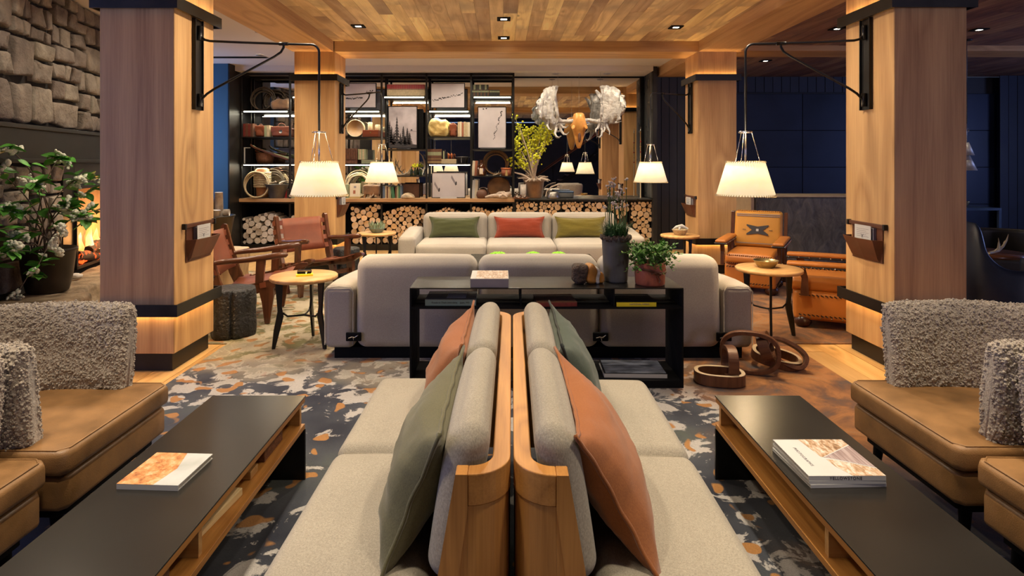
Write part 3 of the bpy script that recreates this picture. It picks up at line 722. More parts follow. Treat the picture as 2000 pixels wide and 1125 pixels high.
def pillow(label, mat, loc, rz, lean, w=.53, h=.53, th=.17, seed=0, grp=None, name='throw_pillow', piping=None, tilt=0, ear=.035):
    """upright pillow: local x = thickness, y = width, z = height; the empty stands at its bottom edge"""
    t = thing(name, label, 'pillow', loc, 0, grp); t.rotation_euler = (tilt, lean, rz)
    n = 26; vs = []; fs = []
    for side in (1, -1):
        for i in range(n+1):
            for j in range(n+1):
                u, v = -1+2*i/n, -1+2*j/n
                k = ((1-u**2)*(1-v**2)); tk = th/2*k**.42
                pinch = .07*(1-abs(u))**0*(u*u*(1-v*v)+v*v*(1-u*u))*.6
                y = u*w/2*(1-.10*(1-v*v)**0*(1-v**2)*u*u) + ear*u**9*abs(v)**9*.6
                z = v*h/2*(1-.08*(1-u**2)*v*v) + ear*v**9*abs(u)**9
                wr = MN.noise(Vector((u*2+seed*3, v*2.2, side*2+seed)))*.014*min(1, k*3) + MN.noise(Vector((u*6+seed, v*6, side)))*.004*min(1, k*3)
                cr = .012*math.exp(-((abs(u)+abs(v)-1.35)/.10)**2)*MN.noise(Vector((u*5+seed, v*4, 3)))
                vs.append((side*tk+wr+cr*side, y, z+h/2))
    N = (n+1)**2
    for i in range(n):
        for j in range(n):
            a = i*(n+1)+j; q = (a, a+n+1, a+n+2, a+1); fs.append(q); fs.append(tuple(N+x for x in reversed(q)))
    m = MB(); m.add(vs, fs); body = obj('cover', m, mat, t)
    rim = [vs[i*(n+1)] for i in range(n+1)]+[vs[n*(n+1)+j] for j in range(1, n+1)]+[vs[i*(n+1)+n] for i in range(n-1, -1, -1)]+[vs[j] for j in range(n-1, 0, -1)]
    cen = Vector((0, 0, h/2)); rim2 = [Vector((MN.noise(Vector((p[1]*14, p[2]*14, seed)))*.006, *(p[1:]))) for p in rim]
    if piping != 0:
        mm = MB(); mm.tube(rim2, .0065, 5, closed=True); obj('piping', mm, piping or mat, t)
    return t
def ax(y): return .0191*y
pillow('large grey-olive linen pillow with flanged seam, nearer on the left bench', M['p_olive'], (ax(1.86)-.335, 1.865, .432), AX, R(22), .68, .37, .19, 1)
pillow('terracotta linen pillow behind the grey-olive one on the left bench', M['p_orange'], (ax(2.55)-.325, 2.575, .432), AX, R(20), .66, .37, .19, 2)
pillow('terracotta linen pillow leaning outward, nearer on the right bench', M['p_orange'], (ax(1.86)+.375, 1.865, .432), AX, R(-30), .68, .39, .19, 3)
pillow('dark sage linen pillow with black flanged edge on the right bench', M['p_sage'], (ax(2.55)+.325, 2.575, .432), AX, R(-20), .66, .37, .19, 4, piping=M['p_sagedark'])

# ------------------------------------------------------------------ coffee tables and the books on them
def coffee(loc, rz, w, s, label):
    t = thing('coffee_table', label, 'coffee table', loc, rz, 'long coffee tables')   # s = side with the open cubby
    L0, L1, H = -.95, .95, .40
    obj('tabletop', MB().box(-w/2, w/2, L0, L1, H-.006, H), M['tabletop'], t, .001)
    f = MB().box(-w/2+.003, w/2-.003, L0+.003, L1-.003, H-.030, H-.0065)
    obj('upper_board', f, M['oak_y'], t, .001)
    obj('lower_board', MB().box(-w/2+.003, w/2-.003, L0+.003, L1-.003, H-.155, H-.132), M['oak_y'], t, .001)
    inner = -s*(w/2-.003)
    obj('back_board', MB().box(*sorted((inner, inner+s*.016)), L0+.003, L1-.003, H-.1315, H-.0305), M['oak_y'], t)
    for y in (L0+.003, L1-.025, 0): obj('cubby_end', MB().box(-w/2+.02, w/2-.02, y, y+.022, H-.1315, H-.0305), M['oak_x'], t)
    for y in (L0, L1-.012): obj('leg_panel', MB().box(-w/2, w/2, y, y+.012, .006, H-.156), M['black'], t)
    obj('side_sheet', MB().box(*sorted((-s*w/2, -s*(w/2-.003))), L0, L1, H-.156, H-.0065), M['black'], t)
    for k in (-1, 1): obj('leg_panel', MB().box(*sorted((-s*(w/2-.06), -s*(w/2-.072))), k*.5-.42, k*.5+.42, .006, H-.156), M['black'], t)
    return t
coffee((-1.142, 1.835, 0), 0, .44, 1, 'long black-topped coffee table with oak cubby on the left')
coffee((1.203, 1.835, 0), R(-.6), .40, -1, 'long black-topped coffee table with oak cubby on the right')
def box_thing(name, label, cat, mat, dims, loc, rz=0, grp=None, bevel=.003):
    o = obj(name, MB().box(-dims[0]/2, dims[0]/2, -dims[1]/2, dims[1]/2, 0, dims[2]), mat, None, bevel)
    o.location = loc; o.rotation_euler = (0, 0, rz); return tag(o, label, cat, grp)
for k, (y, m, L, h) in enumerate(((2.52, 'wicker', .20, .075), (2.32, 'oak_x', .07, .03), (2.06, 'reclaimed', .26, .028), (1.66, 'reclaimed_dark', .13, .055), (1.44, 'brownleather', .16, .05))):
    box_thing(*(('wooden_game_box', 'game box') if k in (0, 3) else ('wooden_block', 'wood block'))[:1],
              ['dark red woven box at the far end of the left table cubby', 'small pale wood block in the left table cubby', 'plank of pale wood lying slanted in the left table cubby',
               'reddish wooden box standing in the left table cubby', 'brown leather box nearest in the left table cubby'][k], 'box', M[m], (.12, L, h), (-1.03, y, .2685), R(-6 if k == 2 else 0))

def book(name, label, w, d, h, loc, rz, cover, grp=None, spine=None, rot=None, pages='pages', cat='book', skew=0):
    """lying book, spine on the -y side; w along x"""
    t = thing(name, label, cat, loc, rz, grp, rot)
    c = .0035
    obj('back_cover', MB().box(-w/2, w/2, -d/2, d/2, 0, c), M[spine or cover], t)
    obj('page_block', MB().box(-w/2+.004, w/2-.004, -d/2+c, d/2-.005, c, h-c), M[pages], t)
    obj('spine', MB().box(-w/2, w/2, -d/2, -d/2+c, c, h-c), M[spine or cover], t)
    obj('front_cover', MB().box(-w/2, w/2, -d/2, d/2, h-c, h), M[cover], t)
    return t
def thin(name, poly, z, mat, parent, th=.0006):
    m = MB(); m.prism(poly, z, z+th, 'z'); return obj(name, m, mat, parent)
# left table: canyon book, open edge towards us
b = book('coffee_table_book', 'coffee table book with orange canyon and pale river cover on the left table', .214, .215, .018, (-1.182, 2.085, .4005), R(-3), 'paper', spine='paper')
thin('canyon_print', [(-.107, -.1075), (.02, -.1075), (.038, .0), (.01, .1075), (-.107, .1075)], .0181, M['cliff'], b)
thin('river_print', [(.02, -.1075), (.107, -.1075), (.107, .1075), (.01, .1075), (.038, .0)], .0181, M['river'], b)
# right table: three thin photograph books, spine with lettering
for k in range(2): book('coffee_table_book', ['white paperback at the bottom of the book stack on the right table', 'white paperback in the middle of the book stack on the right table'][k], .262, .262, .011, (1.174, 2.125, .4005+k*.0115), R(2-k*1.5), 'paper')
b = book('coffee_table_book', 'white photograph book with terrace and boardwalk cover on top of the right table stack', .262, .262, .016, (1.174, 2.125, .4237), R(0), 'paper')
ht = .0161
thin('terrace_print', [(-.035, .131), (.131, .131), (.131, .085), (-.01, -.005), (-.02, .0)], ht, M['terrace'], b)
thin('boardwalk_print', [(-.01, -.005), (.131, .085), (.131, -.075), (.03, -.02)], ht, M['boardwalk'], b)
thin('terrace_print', [(-.01, -.02), (.03, -.028), (.131, -.082), (.131, -.131), (.02, -.131), (-.005, -.07)], ht, M['terrace'], b)
for p, q in (((-.012, -.004), (.131, .088)), ((.02, -.022), (.131, -.078))):
    thin('path_edge', [p, q, (q[0], q[1]-.006), (p[0], p[1]-.004)], ht+.0006, M['paper'], b)
o = obj('spine_lettering', text_mesh('YELLOWSTONE', .014, M['dkmark'], spacing=1.15), None, b); o.location = (-.005, -.1315, .008); o.rotation_euler = (R(90), 0, 0)
o = obj('cover_lettering', text_mesh('PHOTOGRAPHS', .016, M['greymark'], spacing=1.2), None, b); o.location = (-.083, .0, ht+.0006); o.rotation_euler = (0, 0, R(-90))

# ------------------------------------------------------------------ shearling tub chairs
def rprism(m, poly, z0, z1, r=.03, dome=0, seg=4):
    n = len(poly); cx = sum(p[0] for p in poly)/n; cy = sum(p[1] for p in poly)/n
    nor = []
    for i in range(n):
        a, b = Vector(poly[i-1]), Vector(poly[(i+1) % n]); d = (b-a).normalized(); nor.append(Vector((d.y, -d.x)))
    rings = []
    for i in range(seg+1):
        a = pi/2*i/seg; rings.append((r*(1-sin(a)), z0+r*(1-cos(a))))
    for i in range(seg+1):
        a = pi/2*i/seg; rings.append((r*(1-cos(a)), z1-r*(1-sin(a))))
    vs = []
    for (ins, z) in rings: vs += [(p[0]-q.x*ins, p[1]-q.y*ins, z) for p, q in zip(poly, nor)]
    for f in (.85, .65, .45, .22):
        vs += [(cx+(p[0]-q.x*r-cx)*f, cy+(p[1]-q.y*r-cy)*f, z1+dome*(1-f*f)) for p, q in zip(poly, nor)]
    m_ = len(rings)+4; vs.append((cx, cy, z1+dome)); k = len(vs)-1
    fs = [(i*n+j, i*n+(j+1) % n, (i+1)*n+(j+1) % n, (i+1)*n+j) for i in range(m_-1) for j in range(n)]
    fs += [((m_-1)*n+j, (m_-1)*n+(j+1) % n, k) for j in range(n)]; fs.append(tuple(reversed(range(n))))
    return m.add(vs, fs)
def smooth_line(pts, n):
    out = []; P = [Vector(p) for p in pts]; m = len(P)
    for i in range(n+1):
        t = i/n*(m-1); k = min(int(t), m-2); f = t-k
        a = P[max(k-1, 0)]; b = P[k]; c = P[k+1]; d = P[min(k+2, m-1)]
        out.append(.5*((2*b)+(c-a)*f+(2*a-5*b+4*c-d)*f*f+(3*b-a-3*c+d)*f**3))
    return out
def seat_plan(ins=0, front=.40, hw=.352):
    f = front-ins; w = hw-ins; p = []
    p += [(f-.03, -w), (f, -w+.03)]; p += [(f, -w+.03+(2*w-.06)*i/10) for i in range(1, 10)]; p += [(f, w-.03), (f-.03, w)]
    p += [(f-.03-(f+.03)*i/6, w) for i in range(1, 7)]
    p += [(-.0+(.40-ins)*-sin(R(a)), w*cos(R(a))**.8 if cos(R(a)) > 0 else 0) for a in range(15, 90, 15)]
    p.append((-.40+ins, 0)); q = [(x, -y) for x, y in reversed(p[14+5:-1])]
    return p + q
def tub():
    t = thing('tub_chair', '', 'armchair')
    pl = [Vector(p) for p in seat_plan()]
    obj('seat_cushion', rprism(MB(), seat_plan(), .335, .432, .026, .014), M['tan'], t)
    obj('seat_base', rprism(MB(), seat_plan(.012), .20, .33, .022, 0), M['tan'], t)
    # welt round the top edge of the cushion
    w = [(x*.965, y*.955, .431) for x, y in seat_plan()]
    obj('welt', MB().tube(w, .0035, 5, closed=True), M['tan'], t)
    obj('under_frame', rprism(MB(), seat_plan(.05), .16, .199, .005, 0, 1), M['blackmat'], t)
    for (x, y) in ((.30, .26), (.30, -.26), (-.22, .22), (-.22, -.22)):
        obj('leg', MB().tube([(x, y, .17), (x*1.04, y*1.04, .005)], [.024, .014], 10), M['blackmat'], t)
    line = smooth_line([(.235, .270), (.06, .285), (-.13, .275), (-.27, .215), (-.35, .12), (-.375, 0), (-.35, -.12), (-.27, -.215), (-.13, -.275), (.06, -.285), (.235, -.270)], 270)
    n = 116; vs = []; N = len(line); z0, z1 = .40, .835; hw = .055
    for i, p in enumerate(line):
        d = (line[min(i+1, N-1)]-line[max(i-1, 0)]).normalized(); d = Vector((d.x, d.y, 0)); nr = Vector((d.y, -d.x, 0))   # outward
        tt = i/(N-1); e = min(tt, 1-tt)*1.55; cap = sqrt(max(0, 1-(1-min(1, e/.055))**2)); cap = max(cap, .02)
        top = z1-.018*(1-sin(pi*tt))
        for k in range(n):
            a = 2*pi*k/n; c, s_ = cos(a), sin(a); ex = .45
            u = abs(c)**.8*(1 if c > 0 else -1)*hw*(.35+.65*cap); w_ = abs(s_)**ex*(1 if s_ > 0 else -1)
            zz = (z0+top)/2 + w_*(top-z0)/2*((.80+.20*cap) if s_ > 0 else 1)
            flare = (zz-z0)*.10
            q = Vector((p.x, p.y, 0))+nr*(u+flare); q.z = zz
            nv = (nr*c*(1/hw)*.05+Vector((0, 0, s_*.3))+d*(-1 if tt < .5 else 1)*(1-cap)*.6).normalized()
            q += nv*(abs(MN.noise(q*52))*.013+MN.noise(q*100)*.007+MN.noise(q*9)*.006-.004); vs.append(q)
    fs = [(i*n+k, i*n+(k+1) % n, (i+1)*n+(k+1) % n, (i+1)*n+k) for i in range(N-1) for k in range(n)]
    fs += [tuple(reversed(range(n))), tuple(range((N-1)*n, N*n))]
    m = MB(); m.add(vs, fs); sb = obj('shearling_back', m, M['sheep'], t)
    ico = [Vector(q).normalized() for q in ((0, 1, 1.618), (0, -1, 1.618), (0, 1, -1.618), (0, -1, -1.618), (1, 1.618, 0), (-1, 1.618, 0), (1, -1.618, 0), (-1, -1.618, 0), (1.618, 0, 1), (-1.618, 0, 1), (1.618, 0, -1), (-1.618, 0, -1))]
    icf = [(0, 1, 8), (0, 8, 4), (0, 4, 5), (0, 5, 9), (0, 9, 1), (1, 6, 8), (8, 6, 10), (8, 10, 4), (4, 10, 2), (4, 2, 5), (5, 2, 11), (5, 11, 9), (9, 11, 7), (9, 7, 1), (1, 7, 6), (3, 6, 7), (3, 7, 11), (3, 11, 2), (3, 2, 10), (3, 10, 6)]
    rt = random.Random(6); tf = MB(); V = []; Fc = []
    ar = []; tot_ = 0
    for f in m.f[:-2]:
        tot_ += (Vector(vs[f[0]])-Vector(vs[f[2]])).cross(Vector(vs[f[1]])-Vector(vs[f[3]])).length; ar.append(tot_)
    import bisect
    for q_ in range(24000):
        f = m.f[bisect.bisect(ar, rt.random()*tot_) % len(ar)]; a_, b_ = rt.random(), rt.random()
        c = Vector(vs[f[0]]).lerp(Vector(vs[f[1]]), a_).lerp(Vector(vs[f[3]]).lerp(Vector(vs[f[2]]), a_), b_)
        if c.z < .415: continue
        r = rt.uniform(.0032, .0062); st_ = Vector((rt.uniform(.7, 1.3), rt.uniform(.7, 1.3), rt.uniform(.7, 1.5))); o_ = len(V)
        c += Vector((rt.gauss(0, .0015), rt.gauss(0, .0015), rt.gauss(0, .0015)))
        V += [(c.x+k.x*r*st_.x, c.y+k.y*r*st_.y, c.z+k.z*r*st_.z) for k in ico]; Fc += [tuple(i+o_ for i in f) for f in icf]
    tf.add(V, Fc); o = obj('wool_tufts', tf, M['sheep'], sb); o['kind'] = 'stuff'
    return t
T0 = tub()
T0.location = (-2.005, 2.52, 0); T0['label'] = 'shearling-backed tan leather tub chair on the left, farther of the two'; T0['group'] = 'shearling tub chairs'
dup(T0, (-2.03, 1.785, 0), 0, 'shearling-backed tan leather tub chair nearest at the left edge', 'shearling tub chairs')
dup(T0, (2.11, 2.555, 0), pi, 'shearling-backed tan leather tub chair on the right, farther of the two', 'shearling tub chairs')
dup(T0, (2.12, 1.80, 0), pi, 'shearling-backed tan leather tub chair nearest at the right edge', 'shearling tub chairs')

# ------------------------------------------------------------------ three-seat sofas
def sofa():
    t = thing('modular_sofa', '', 'sofa'); m3 = .931
    for k in range(3):
        x0 = -1.3965+k*m3; x1 = x0+m3
        obj('seat', MB().rbox(x0+.002, x1-.002, .20, 1.0, .09, .43, .055, 5, 8, (0, 0, 0, .012, 0, .018)), M['sofa'], t)
        def lean(q): return (q[0], q[1]+max(0, q[2]-.35)*.10, q[2])
        obj('backrest', MB().rbox(x0+.002, x1-.002, 0, .235, .088, .775, .085, 7, 8, (0, 0, 0, .015, 0, .010), fn=lean), M['sofa'], t)
    for s in (-1, 1):
        a, b = sorted((s*1.3975, s*1.63))
        arm = obj('armrest', MB().rbox(a, b, .012, .97, .09, .565, .05, 5, 8, (0, 0, 0, 0, 0, .012), fn=lambda q: (q[0], q[1], q[2]-max(0, q[1]-.25)*.06)), M['sofa'], t)
        obj('arm_welt', MB().tube([(a+.01, .016, .12), (a+.008, .014, .52), (a+.03, .02, .553), ((a+b)/2, .018, .560), (b-.03, .02, .553), (b-.008, .014, .52), (b-.01, .016, .12)], .004, 5), M['sofa'], arm)
    obj('plinth', MB().box(-1.56, 1.56, .06, .92, .002, .088), M['blackmat'], t)
    for x in (-1.3965, .4655, 1.3965, -.4655):
        c = MB().rbox(x-.058, x+.058, -.018, -.002, .155, .222, .016, 3, 2); c = obj('joining_clip', c, M['blackmat'], t)
        obj('clip_pin', MB().tube([(x-.035, -.026, .182), (x-.008, -.030, .192), (x+.012, -.030, .188), (x+.038, -.026, .205)], [.003, .005, .005, .003], 6).tube([(x, -.030, .19), (x+.006, -.028, .168)], [.004, .002], 5), M['chrome'], c)
    return t
S0 = sofa(); S0.location = (.287, 4.45, 0); S0['label'] = 'oatmeal modular sofa with its back to us, behind the black console'; S0['group'] = 'oatmeal modular sofas'
dup(S0, (.275, 8.70, 0), pi, 'oatmeal modular sofa facing us with three lumbar pillows', 'oatmeal modular sofas')
for (x, mt, lb) in ((-.66, 'p_green', 'moss green lumbar pillow on the left of the far sofa'), (.265, 'p_red', 'brick red lumbar pillow in the middle of the far sofa'), (1.13, 'p_mustard', 'mustard olive lumbar pillow on the right of the far sofa')):
    pillow(lb, M[mt], (x, 8.34, .447), R(-90), R(-12), .70, .275, .15, int(x*10)+30, 'lumbar pillows', 'lumbar_pillow', ear=.02)
# low table between the sofas with three moss bowls
t = thing('low_table', 'low dark table between the oatmeal sofas carrying moss bowls', 'coffee table', (.35, 6.55, 0))
obj('tabletop', MB().box(-.7, .7, -.4, .4, .40, .425), M['tabletop'], t, .003)
for (x, y) in ((-.6, -.32), (.6, -.32), (-.6, .32), (.6, .32)): obj('leg', MB().box(x-.03, x+.03, y-.03, y+.03, .007, .399), M['black'], t)
for k, px in enumerate((973, 1041, 1091)):
    x = X(px, 6.3); r = .105-.012*(k > 0)
    b = thing('moss_bowl', ['bowl of bright green moss, leftmost behind the sofa back', 'bowl of bright green moss, middle one behind the sofa back', 'bowl of bright green moss, rightmost behind the sofa back'][k], 'bowl', (x, 6.3, .426), 0, 'moss bowls')
    obj('bowl', MB().lathe([(r*.5, 0), (r*.8, .02), (r, .075), (r*.9, .075), (r*.5, .04)], 20), M['gravel'], b)
    ms = MB(); rr = random.Random(k)
    for i in range(70):
        a = rr.random()*2*pi; q = r*.85*sqrt(rr.random()); ms.blob((q*cos(a), q*sin(a), .075+.035*(1-(q/r)**2)), .017, 1, .35, 4, i)
    o = obj('moss', ms, M['moss'], b); o['kind'] = 'stuff'
# ------------------------------------------------------------------ console table behind the near sofa
c0, c1, cy0, cy1, CH = -.604, 1.213, 3.905, 4.295, .67
t = thing('console_table', 'long black steel console table with open shelves behind the bench sofas', 'console table', ((c0+c1)/2, (cy0+cy1)/2, 0))
hw, hd = (c1-c0)/2, (cy1-cy0)/2
obj('tabletop', MB().box(-hw, hw, -hd, hd, CH-.008, CH), M['tabletop'], t, .001)
for x in (-hw, hw-.012): obj('side_panel', MB().box(x, x+.012, -hd, hd, .006, CH-.009), M['blackmat'], t)
obj('middle_shelf', MB().box(-hw+.013, hw-.013, -hd, hd, .530, .542), M['blackmat'], t)
obj('bottom_shelf', MB().box(-hw+.013, hw-.013, -hd, hd, .006, .055), M['blackmat'], t)
for x in (-.17, .45): obj('divider', MB().box(x-.004, x+.004, -hd+.01, hd-.01, .543, CH-.009), M['blackmat'], t)
b = book('coffee_table_book', 'thick photograph book lying on the console table top', .255, .30, .058, (X(955, 4.0)+.005, 4.07, .6705), 0, 'paper', spine='greymark', pages='pages')
thin('cover_photograph', [(-.09, -.145), (.124, -.145), (.124, .145), (-.09, .145)], .0581, M['terrace'], b)
b = book('book', 'pale grey-green art book on the left of the console middle shelf', .34, .25, .042, (X(880, 3.95), 4.07, .5425), 0, 'gravel', spine='sagecloth')
o = obj('spine_lettering', text_mesh('Roads in Their own time    Joan, Wil', .017, M['dkmark']), None, b); o.location = (0, -.1257, .021); o.rotation_euler = (R(90), 0, 0)
thin('cover_photograph', [(-.03, -.08), (.10, -.08), (.10, .10), (-.03, .10)], .0421, M['paper'], b)
b = book('book', 'yellow-spined book on the right of the console middle shelf', .265, .24, .032, (X(1241, 3.95), 4.04, .5425), 0, 'blackmat', spine='yellowp')
o = obj('spine_lettering', text_mesh('NATIONAL PARKS', .016, M['greymark']), None, b); o.location = (.02, -.1207, .016); o.rotation_euler = (R(90), 0, 0)
b = book('book', 'dark patterned book on the console shelf between the bench backs', .27, .24, .030, (X(1085, 3.95), 4.04, .5425), R(3), 'wicker', spine='darkred')
b = book('book', 'large book with a blue-grey seascape cover on the console bottom shelf', .42, .27, .030, (X(1240, 4.0), 4.09, .0555), R(-2), 'blackmat', spine='paper')
thin('cover_photograph', [(-.20, -.13), (.205, -.13), (.205, .13), (-.20, .13)], .0301, M['seacover'], b)
book('book', 'pale book on the console bottom shelf, left of the seascape one', .22, .24, .035, (X(1110, 4.0)+.05, 4.1, .0555), R(12), 'paper')
# petrified wood piece
m = MB(); m.cur = 0
pw = thing('petrified_wood', 'chunk of petrified wood, dark bark and amber, on the console table', 'rock', (X(1147, 4.05), 4.06, .6705), R(8))
def pf(q): return (q[0]+MN.noise(Vector(q)*16)*.012, q[1]+MN.noise(Vector(q)*13+Vector((3, 3, 3)))*.012, q[2]*(1-.35*max(0, q[0]-.03)/.1) if q[2] > .02 else q[2])
obj('bark_side', MB().rbox(-.105, .0, -.055, .06, 0, .135, .035, 4, 5, fn=pf), M['burl'], pw)
obj('amber_core', MB().rbox(-.012, .062, -.057, .058, 0, .137, .03, 4, 5, fn=pf), M['amber'], pw)
obj('crystal_face', MB().rbox(.050, .085, -.05, .052, 0, .125, .016, 4, 4, fn=pf), M['crystal'], pw)
obj('splinter', MB().rbox(.078, .118, -.03, .04, 0, .10, .014, 4, 4, fn=pf), M['amber'], pw)
# tall grey pot of chives
rr = random.Random(5)
pt = thing('potted_chives', 'tall grey stoneware pot of flowering chives on the console table', 'potted plant', (X(1203, 4.12), 4.13, .6705))
obj('pot', MB().lathe([(0, 0), (.078, 0), (.082, .01), (.088, .12), (.094, .25), (.096, .285), (.104, .295), (.104, .315), (.090, .315), (.086, .28), (0, .28)], 32), M['gravel'], pt)
obj('rim_fringe', MB().lathe([(.100, .29), (.108, .30), (.106, .325), (.098, .322)], 40, fn=lambda p, a: (p[0]*(1+.05*sin(a*17)), p[1]*(1+.05*sin(a*13)), p[2]+.008*sin(a*19))), M['burl'], pt)
st = MB(); fl = MB(); bl = MB()
for i in range(26):
    a = rr.random()*2*pi; q = .06*sqrt(rr.random()); h = rr.uniform(.20, .42); lx, ly = rr.uniform(-.03, .03), rr.uniform(-.03, .03)
    p0 = (q*cos(a), q*sin(a), .28); p2 = (p0[0]*1.2+lx, p0[1]*1.2+ly, .31+h); p1 = ((p0[0]*1.4+p2[0])/2, (p0[1]*1.4+p2[1])/2, .3+h*.5)
    st.tube([p0, p1, p2], .0022, 4); r = rr.uniform(.009, .017)
    for k in range(7): fl.blob((p2[0]+rr.uniform(-r, r), p2[1]+rr.uniform(-r, r), p2[2]+rr.uniform(-r, r)*.7), r*.45, 1, .4, 5, i)
for i in range(330):
    a = rr.random()*2*pi; q = .075*sqrt(rr.random()); L = rr.uniform(.07, .16); o_ = rr.uniform(.02, .075)
    p0 = Vector((q*cos(a), q*sin(a), .285)); d = Vector((cos(a), sin(a), 0)); s = Vector((-sin(a), cos(a), 0))*.004
    p1 = p0+d*o_*.4+Vector((0, 0, L*.7)); p2 = p0+d*o_*1.2+Vector((0, 0, L*rr.uniform(.6, 1)))
    bl.add([p0-s, p0+s, p1+s, p1-s, p2], [(0, 1, 2, 3), (3, 2, 4)])
for n_, m_, k_ in (('flower_stems', st, 'blade'), ('flower_heads', fl, 'chiveflower'), ('grassy_leaves', bl, 'blade')): o = obj(n_, m_, M[k_], pt); o['kind'] = 'stuff'
# herb in a leather-wrapped pot
pt = thing('potted_herb', 'bushy green herb in a pink leather-wrapped pot on the console table', 'potted plant', (X(1270, 4.02), 4.03, .6705))
obj('pot', MB().lathe([(0, 0), (.096, 0), (.100, .01), (.105, .14), (.103, .155), (.092, .155), (.09, .13), (0, .13)], 32), M['terra'], pt)
obj('leather_strap', MB().lathe([(.103, .093), (.110, .094), (.110, .108), (.104, .109)], 32, fn=lambda p, a: (p[0], p[1], p[2]+.014*sin(a*2))), M['brownleather'], pt)
obj('strap_knot', MB().tube([(-.02, -.110, .09), (.02, -.118, .10), (.05, -.108, .085), (.03, -.116, .075), (-.01, -.114, .105)], .007, 6).tube([(.02, -.114, .09), (.04, -.110, .05), (.035, -.11, .03)], .005, 5), M['brownleather'], pt)
lf = MB(); tw = MB()
def leaflet(m, p, d, up, L, w):
    d = d.normalized(); s = d.cross(up)
    if s.length < 1e-4: s = Vector((1, 0, 0))
    s.normalize(); u = s.cross(d)
    m.add([p, p+d*L*.45+s*w+u*L*.05, p+d*L, p+d*L*.45-s*w+u*L*.05, p+d*L*.5-u*L*.04], [(0, 1, 4), (1, 2, 4), (2, 3, 4), (3, 0, 4)])
for i in range(110):
    a = rr.random()*2*pi; el = rr.uniform(.05, 1.45); L = rr.uniform(.11, .19) if el > .5 else rr.uniform(.10, .19)
    d = Vector((cos(a)*cos(el), sin(a)*cos(el), sin(el)*.9)); b0 = Vector((cos(a)*.05, sin(a)*.05, .14))
    pts = [b0+d*L*f+Vector((0, 0, .03*sin(f*3)-(.05*f*f if el < .4 else 0))) for f in (0, .35, .7, 1)]
    tw.tube(pts, .0015, 3)
    for k in range(11):
        f = .25+.75*k/10; p = b0+d*L*f+Vector((0, 0, .03*sin(f*3)-(.05*f*f if el < .4 else 0)))
        dd = Vector((rr.gauss(0, 1), rr.gauss(0, 1), rr.gauss(.3, .8))); leaflet(lf, p, dd, Vector((0, 0, 1)), rr.uniform(.020, .034), .011)
for n_, m_, k_ in (('stems', tw, 'blade'), ('leaves', lf, 'leaf2')): o = obj(n_, m_, M[k_], pt); o['kind'] = 'stuff'

# ------------------------------------------------------------------ round side tables
def side_table(label, loc, rz, H=.585, r=.265):
    t = thing('side_table', label, 'side table', loc, rz, 'round side tables')
    obj('tabletop', MB().lathe([(0, H-.03), (r-.008, H-.03), (r, H-.022), (r, H-.006), (r-.005, H), (0, H)], 48), M['oak_x'], t, 0)
    for k in range(3):
        a = R(90+120*k); m = MB()
        pr = [(.165, H-.031), (.225, H-.031), (.205, .30), (.235, .15), (.25, .007), (.225, .007), (.16, .26), (.175, .34)]
        m.prism(pr, -.009, .009, 'y'); o = obj('leg', m, M['black'], t, .003); o.rotation_euler = (0, 0, a)
        m = MB().tube([(.165, 0, .285), (.13, 0, .255), (.06, 0, .25), (0, 0, .25)], .008, 6); o = obj('stretcher', m, M['black'], t); o.rotation_euler = (0, 0, a)
    return t
side_table('round oak side table on black blade legs beside the left end of the near sofa', (-1.61, 4.82, .006), R(0), .575, .268)
side_table('round oak side table with brass bowl beside the right end of the near sofa', (2.285, 5.02, .006), R(40), .60, .268)
side_table('round oak side table with a green succulent bowl at the left of the far sofa', (-1.65, 7.85, .006), R(15), .565, .25)
side_table('round oak side table with woven bowl before the right far column', (2.35, 7.72, .006), R(60), .55, .25)
nb = book('notebook', 'small yellow-covered notebook on the left side table', .13, .085, .014, (-1.60, 4.80, .5815), R(20), 'yellowp', spine='yellowp')
cp = thing('camera', 'black pocket camera with chrome trim lying on the yellow notebook', 'camera', (-1.605, 4.815, .596), R(8))
obj('body', MB().rbox(-.055, .055, -.02, .02, 0, .03, .006, 2, 2), M['blackmat'], cp); obj('chrome_band', MB().box(-.052, .052, -.021, -.0195, .02, .027), M['chrome'], cp)
obj('lens', MB().tube([(.02, -.02, .013), (.02, -.028, .013)], .009, 12), M['chrome'], cp)
def bowl(name, label, loc, r, h, mat, cat='bowl'):
    t = thing(name, label, cat, loc)
    obj('bowl', MB().lathe([(0, 0), (r*.62, 0), (r*.66, .004), (r*.86, h*.5), (r, h*.92), (r*1.03, h), (r*.97, h), (r*.82, h*.5), (r*.6, .012), (0, .012)], 32), mat, t); return t
bowl('brass_bowl', 'dull brass bowl on the right side table', (2.27, 5.04, .6065), .10, .062, M['brass'])
b = bowl('succulent_bowl', 'green bowl of pale succulents on the far left side table', (-1.65, 7.85, .5715), .105, .06, M['sagecloth'], 'potted plant')
m = MB()
for i in range(60):
    a = rr.random()*2*pi; q = .085*sqrt(rr.random()); p = Vector((q*cos(a), q*sin(a), .05)); d = Vector((cos(a)*.5, sin(a)*.5, rr.uniform(.5, 1.4)))
    m.tube([p, p+d*.035, p+d*rr.uniform(.05, .085)], [.006, .012, .002], 5)
o = obj('succulent', m, M['sage'], b); o['kind'] = 'stuff'
b = bowl('woven_bowl', 'pale woven bowl with knotted cloth on the far right side table', (2.35, 7.72, .5565), .10, .07, M['rope'])
obj('knotted_cloth', MB().tube([(-.09, 0, .075), (-.04, .02, .10), (.02, -.01, .115), (.07, .01, .09), (.11, 0, .08)], [.008, .02, .028, .02, .006], 8).tube([(-.03, -.07, .07), (0, 0, .10), (.04, .07, .08)], [.008, .018, .008], 8), M['paper'], b)

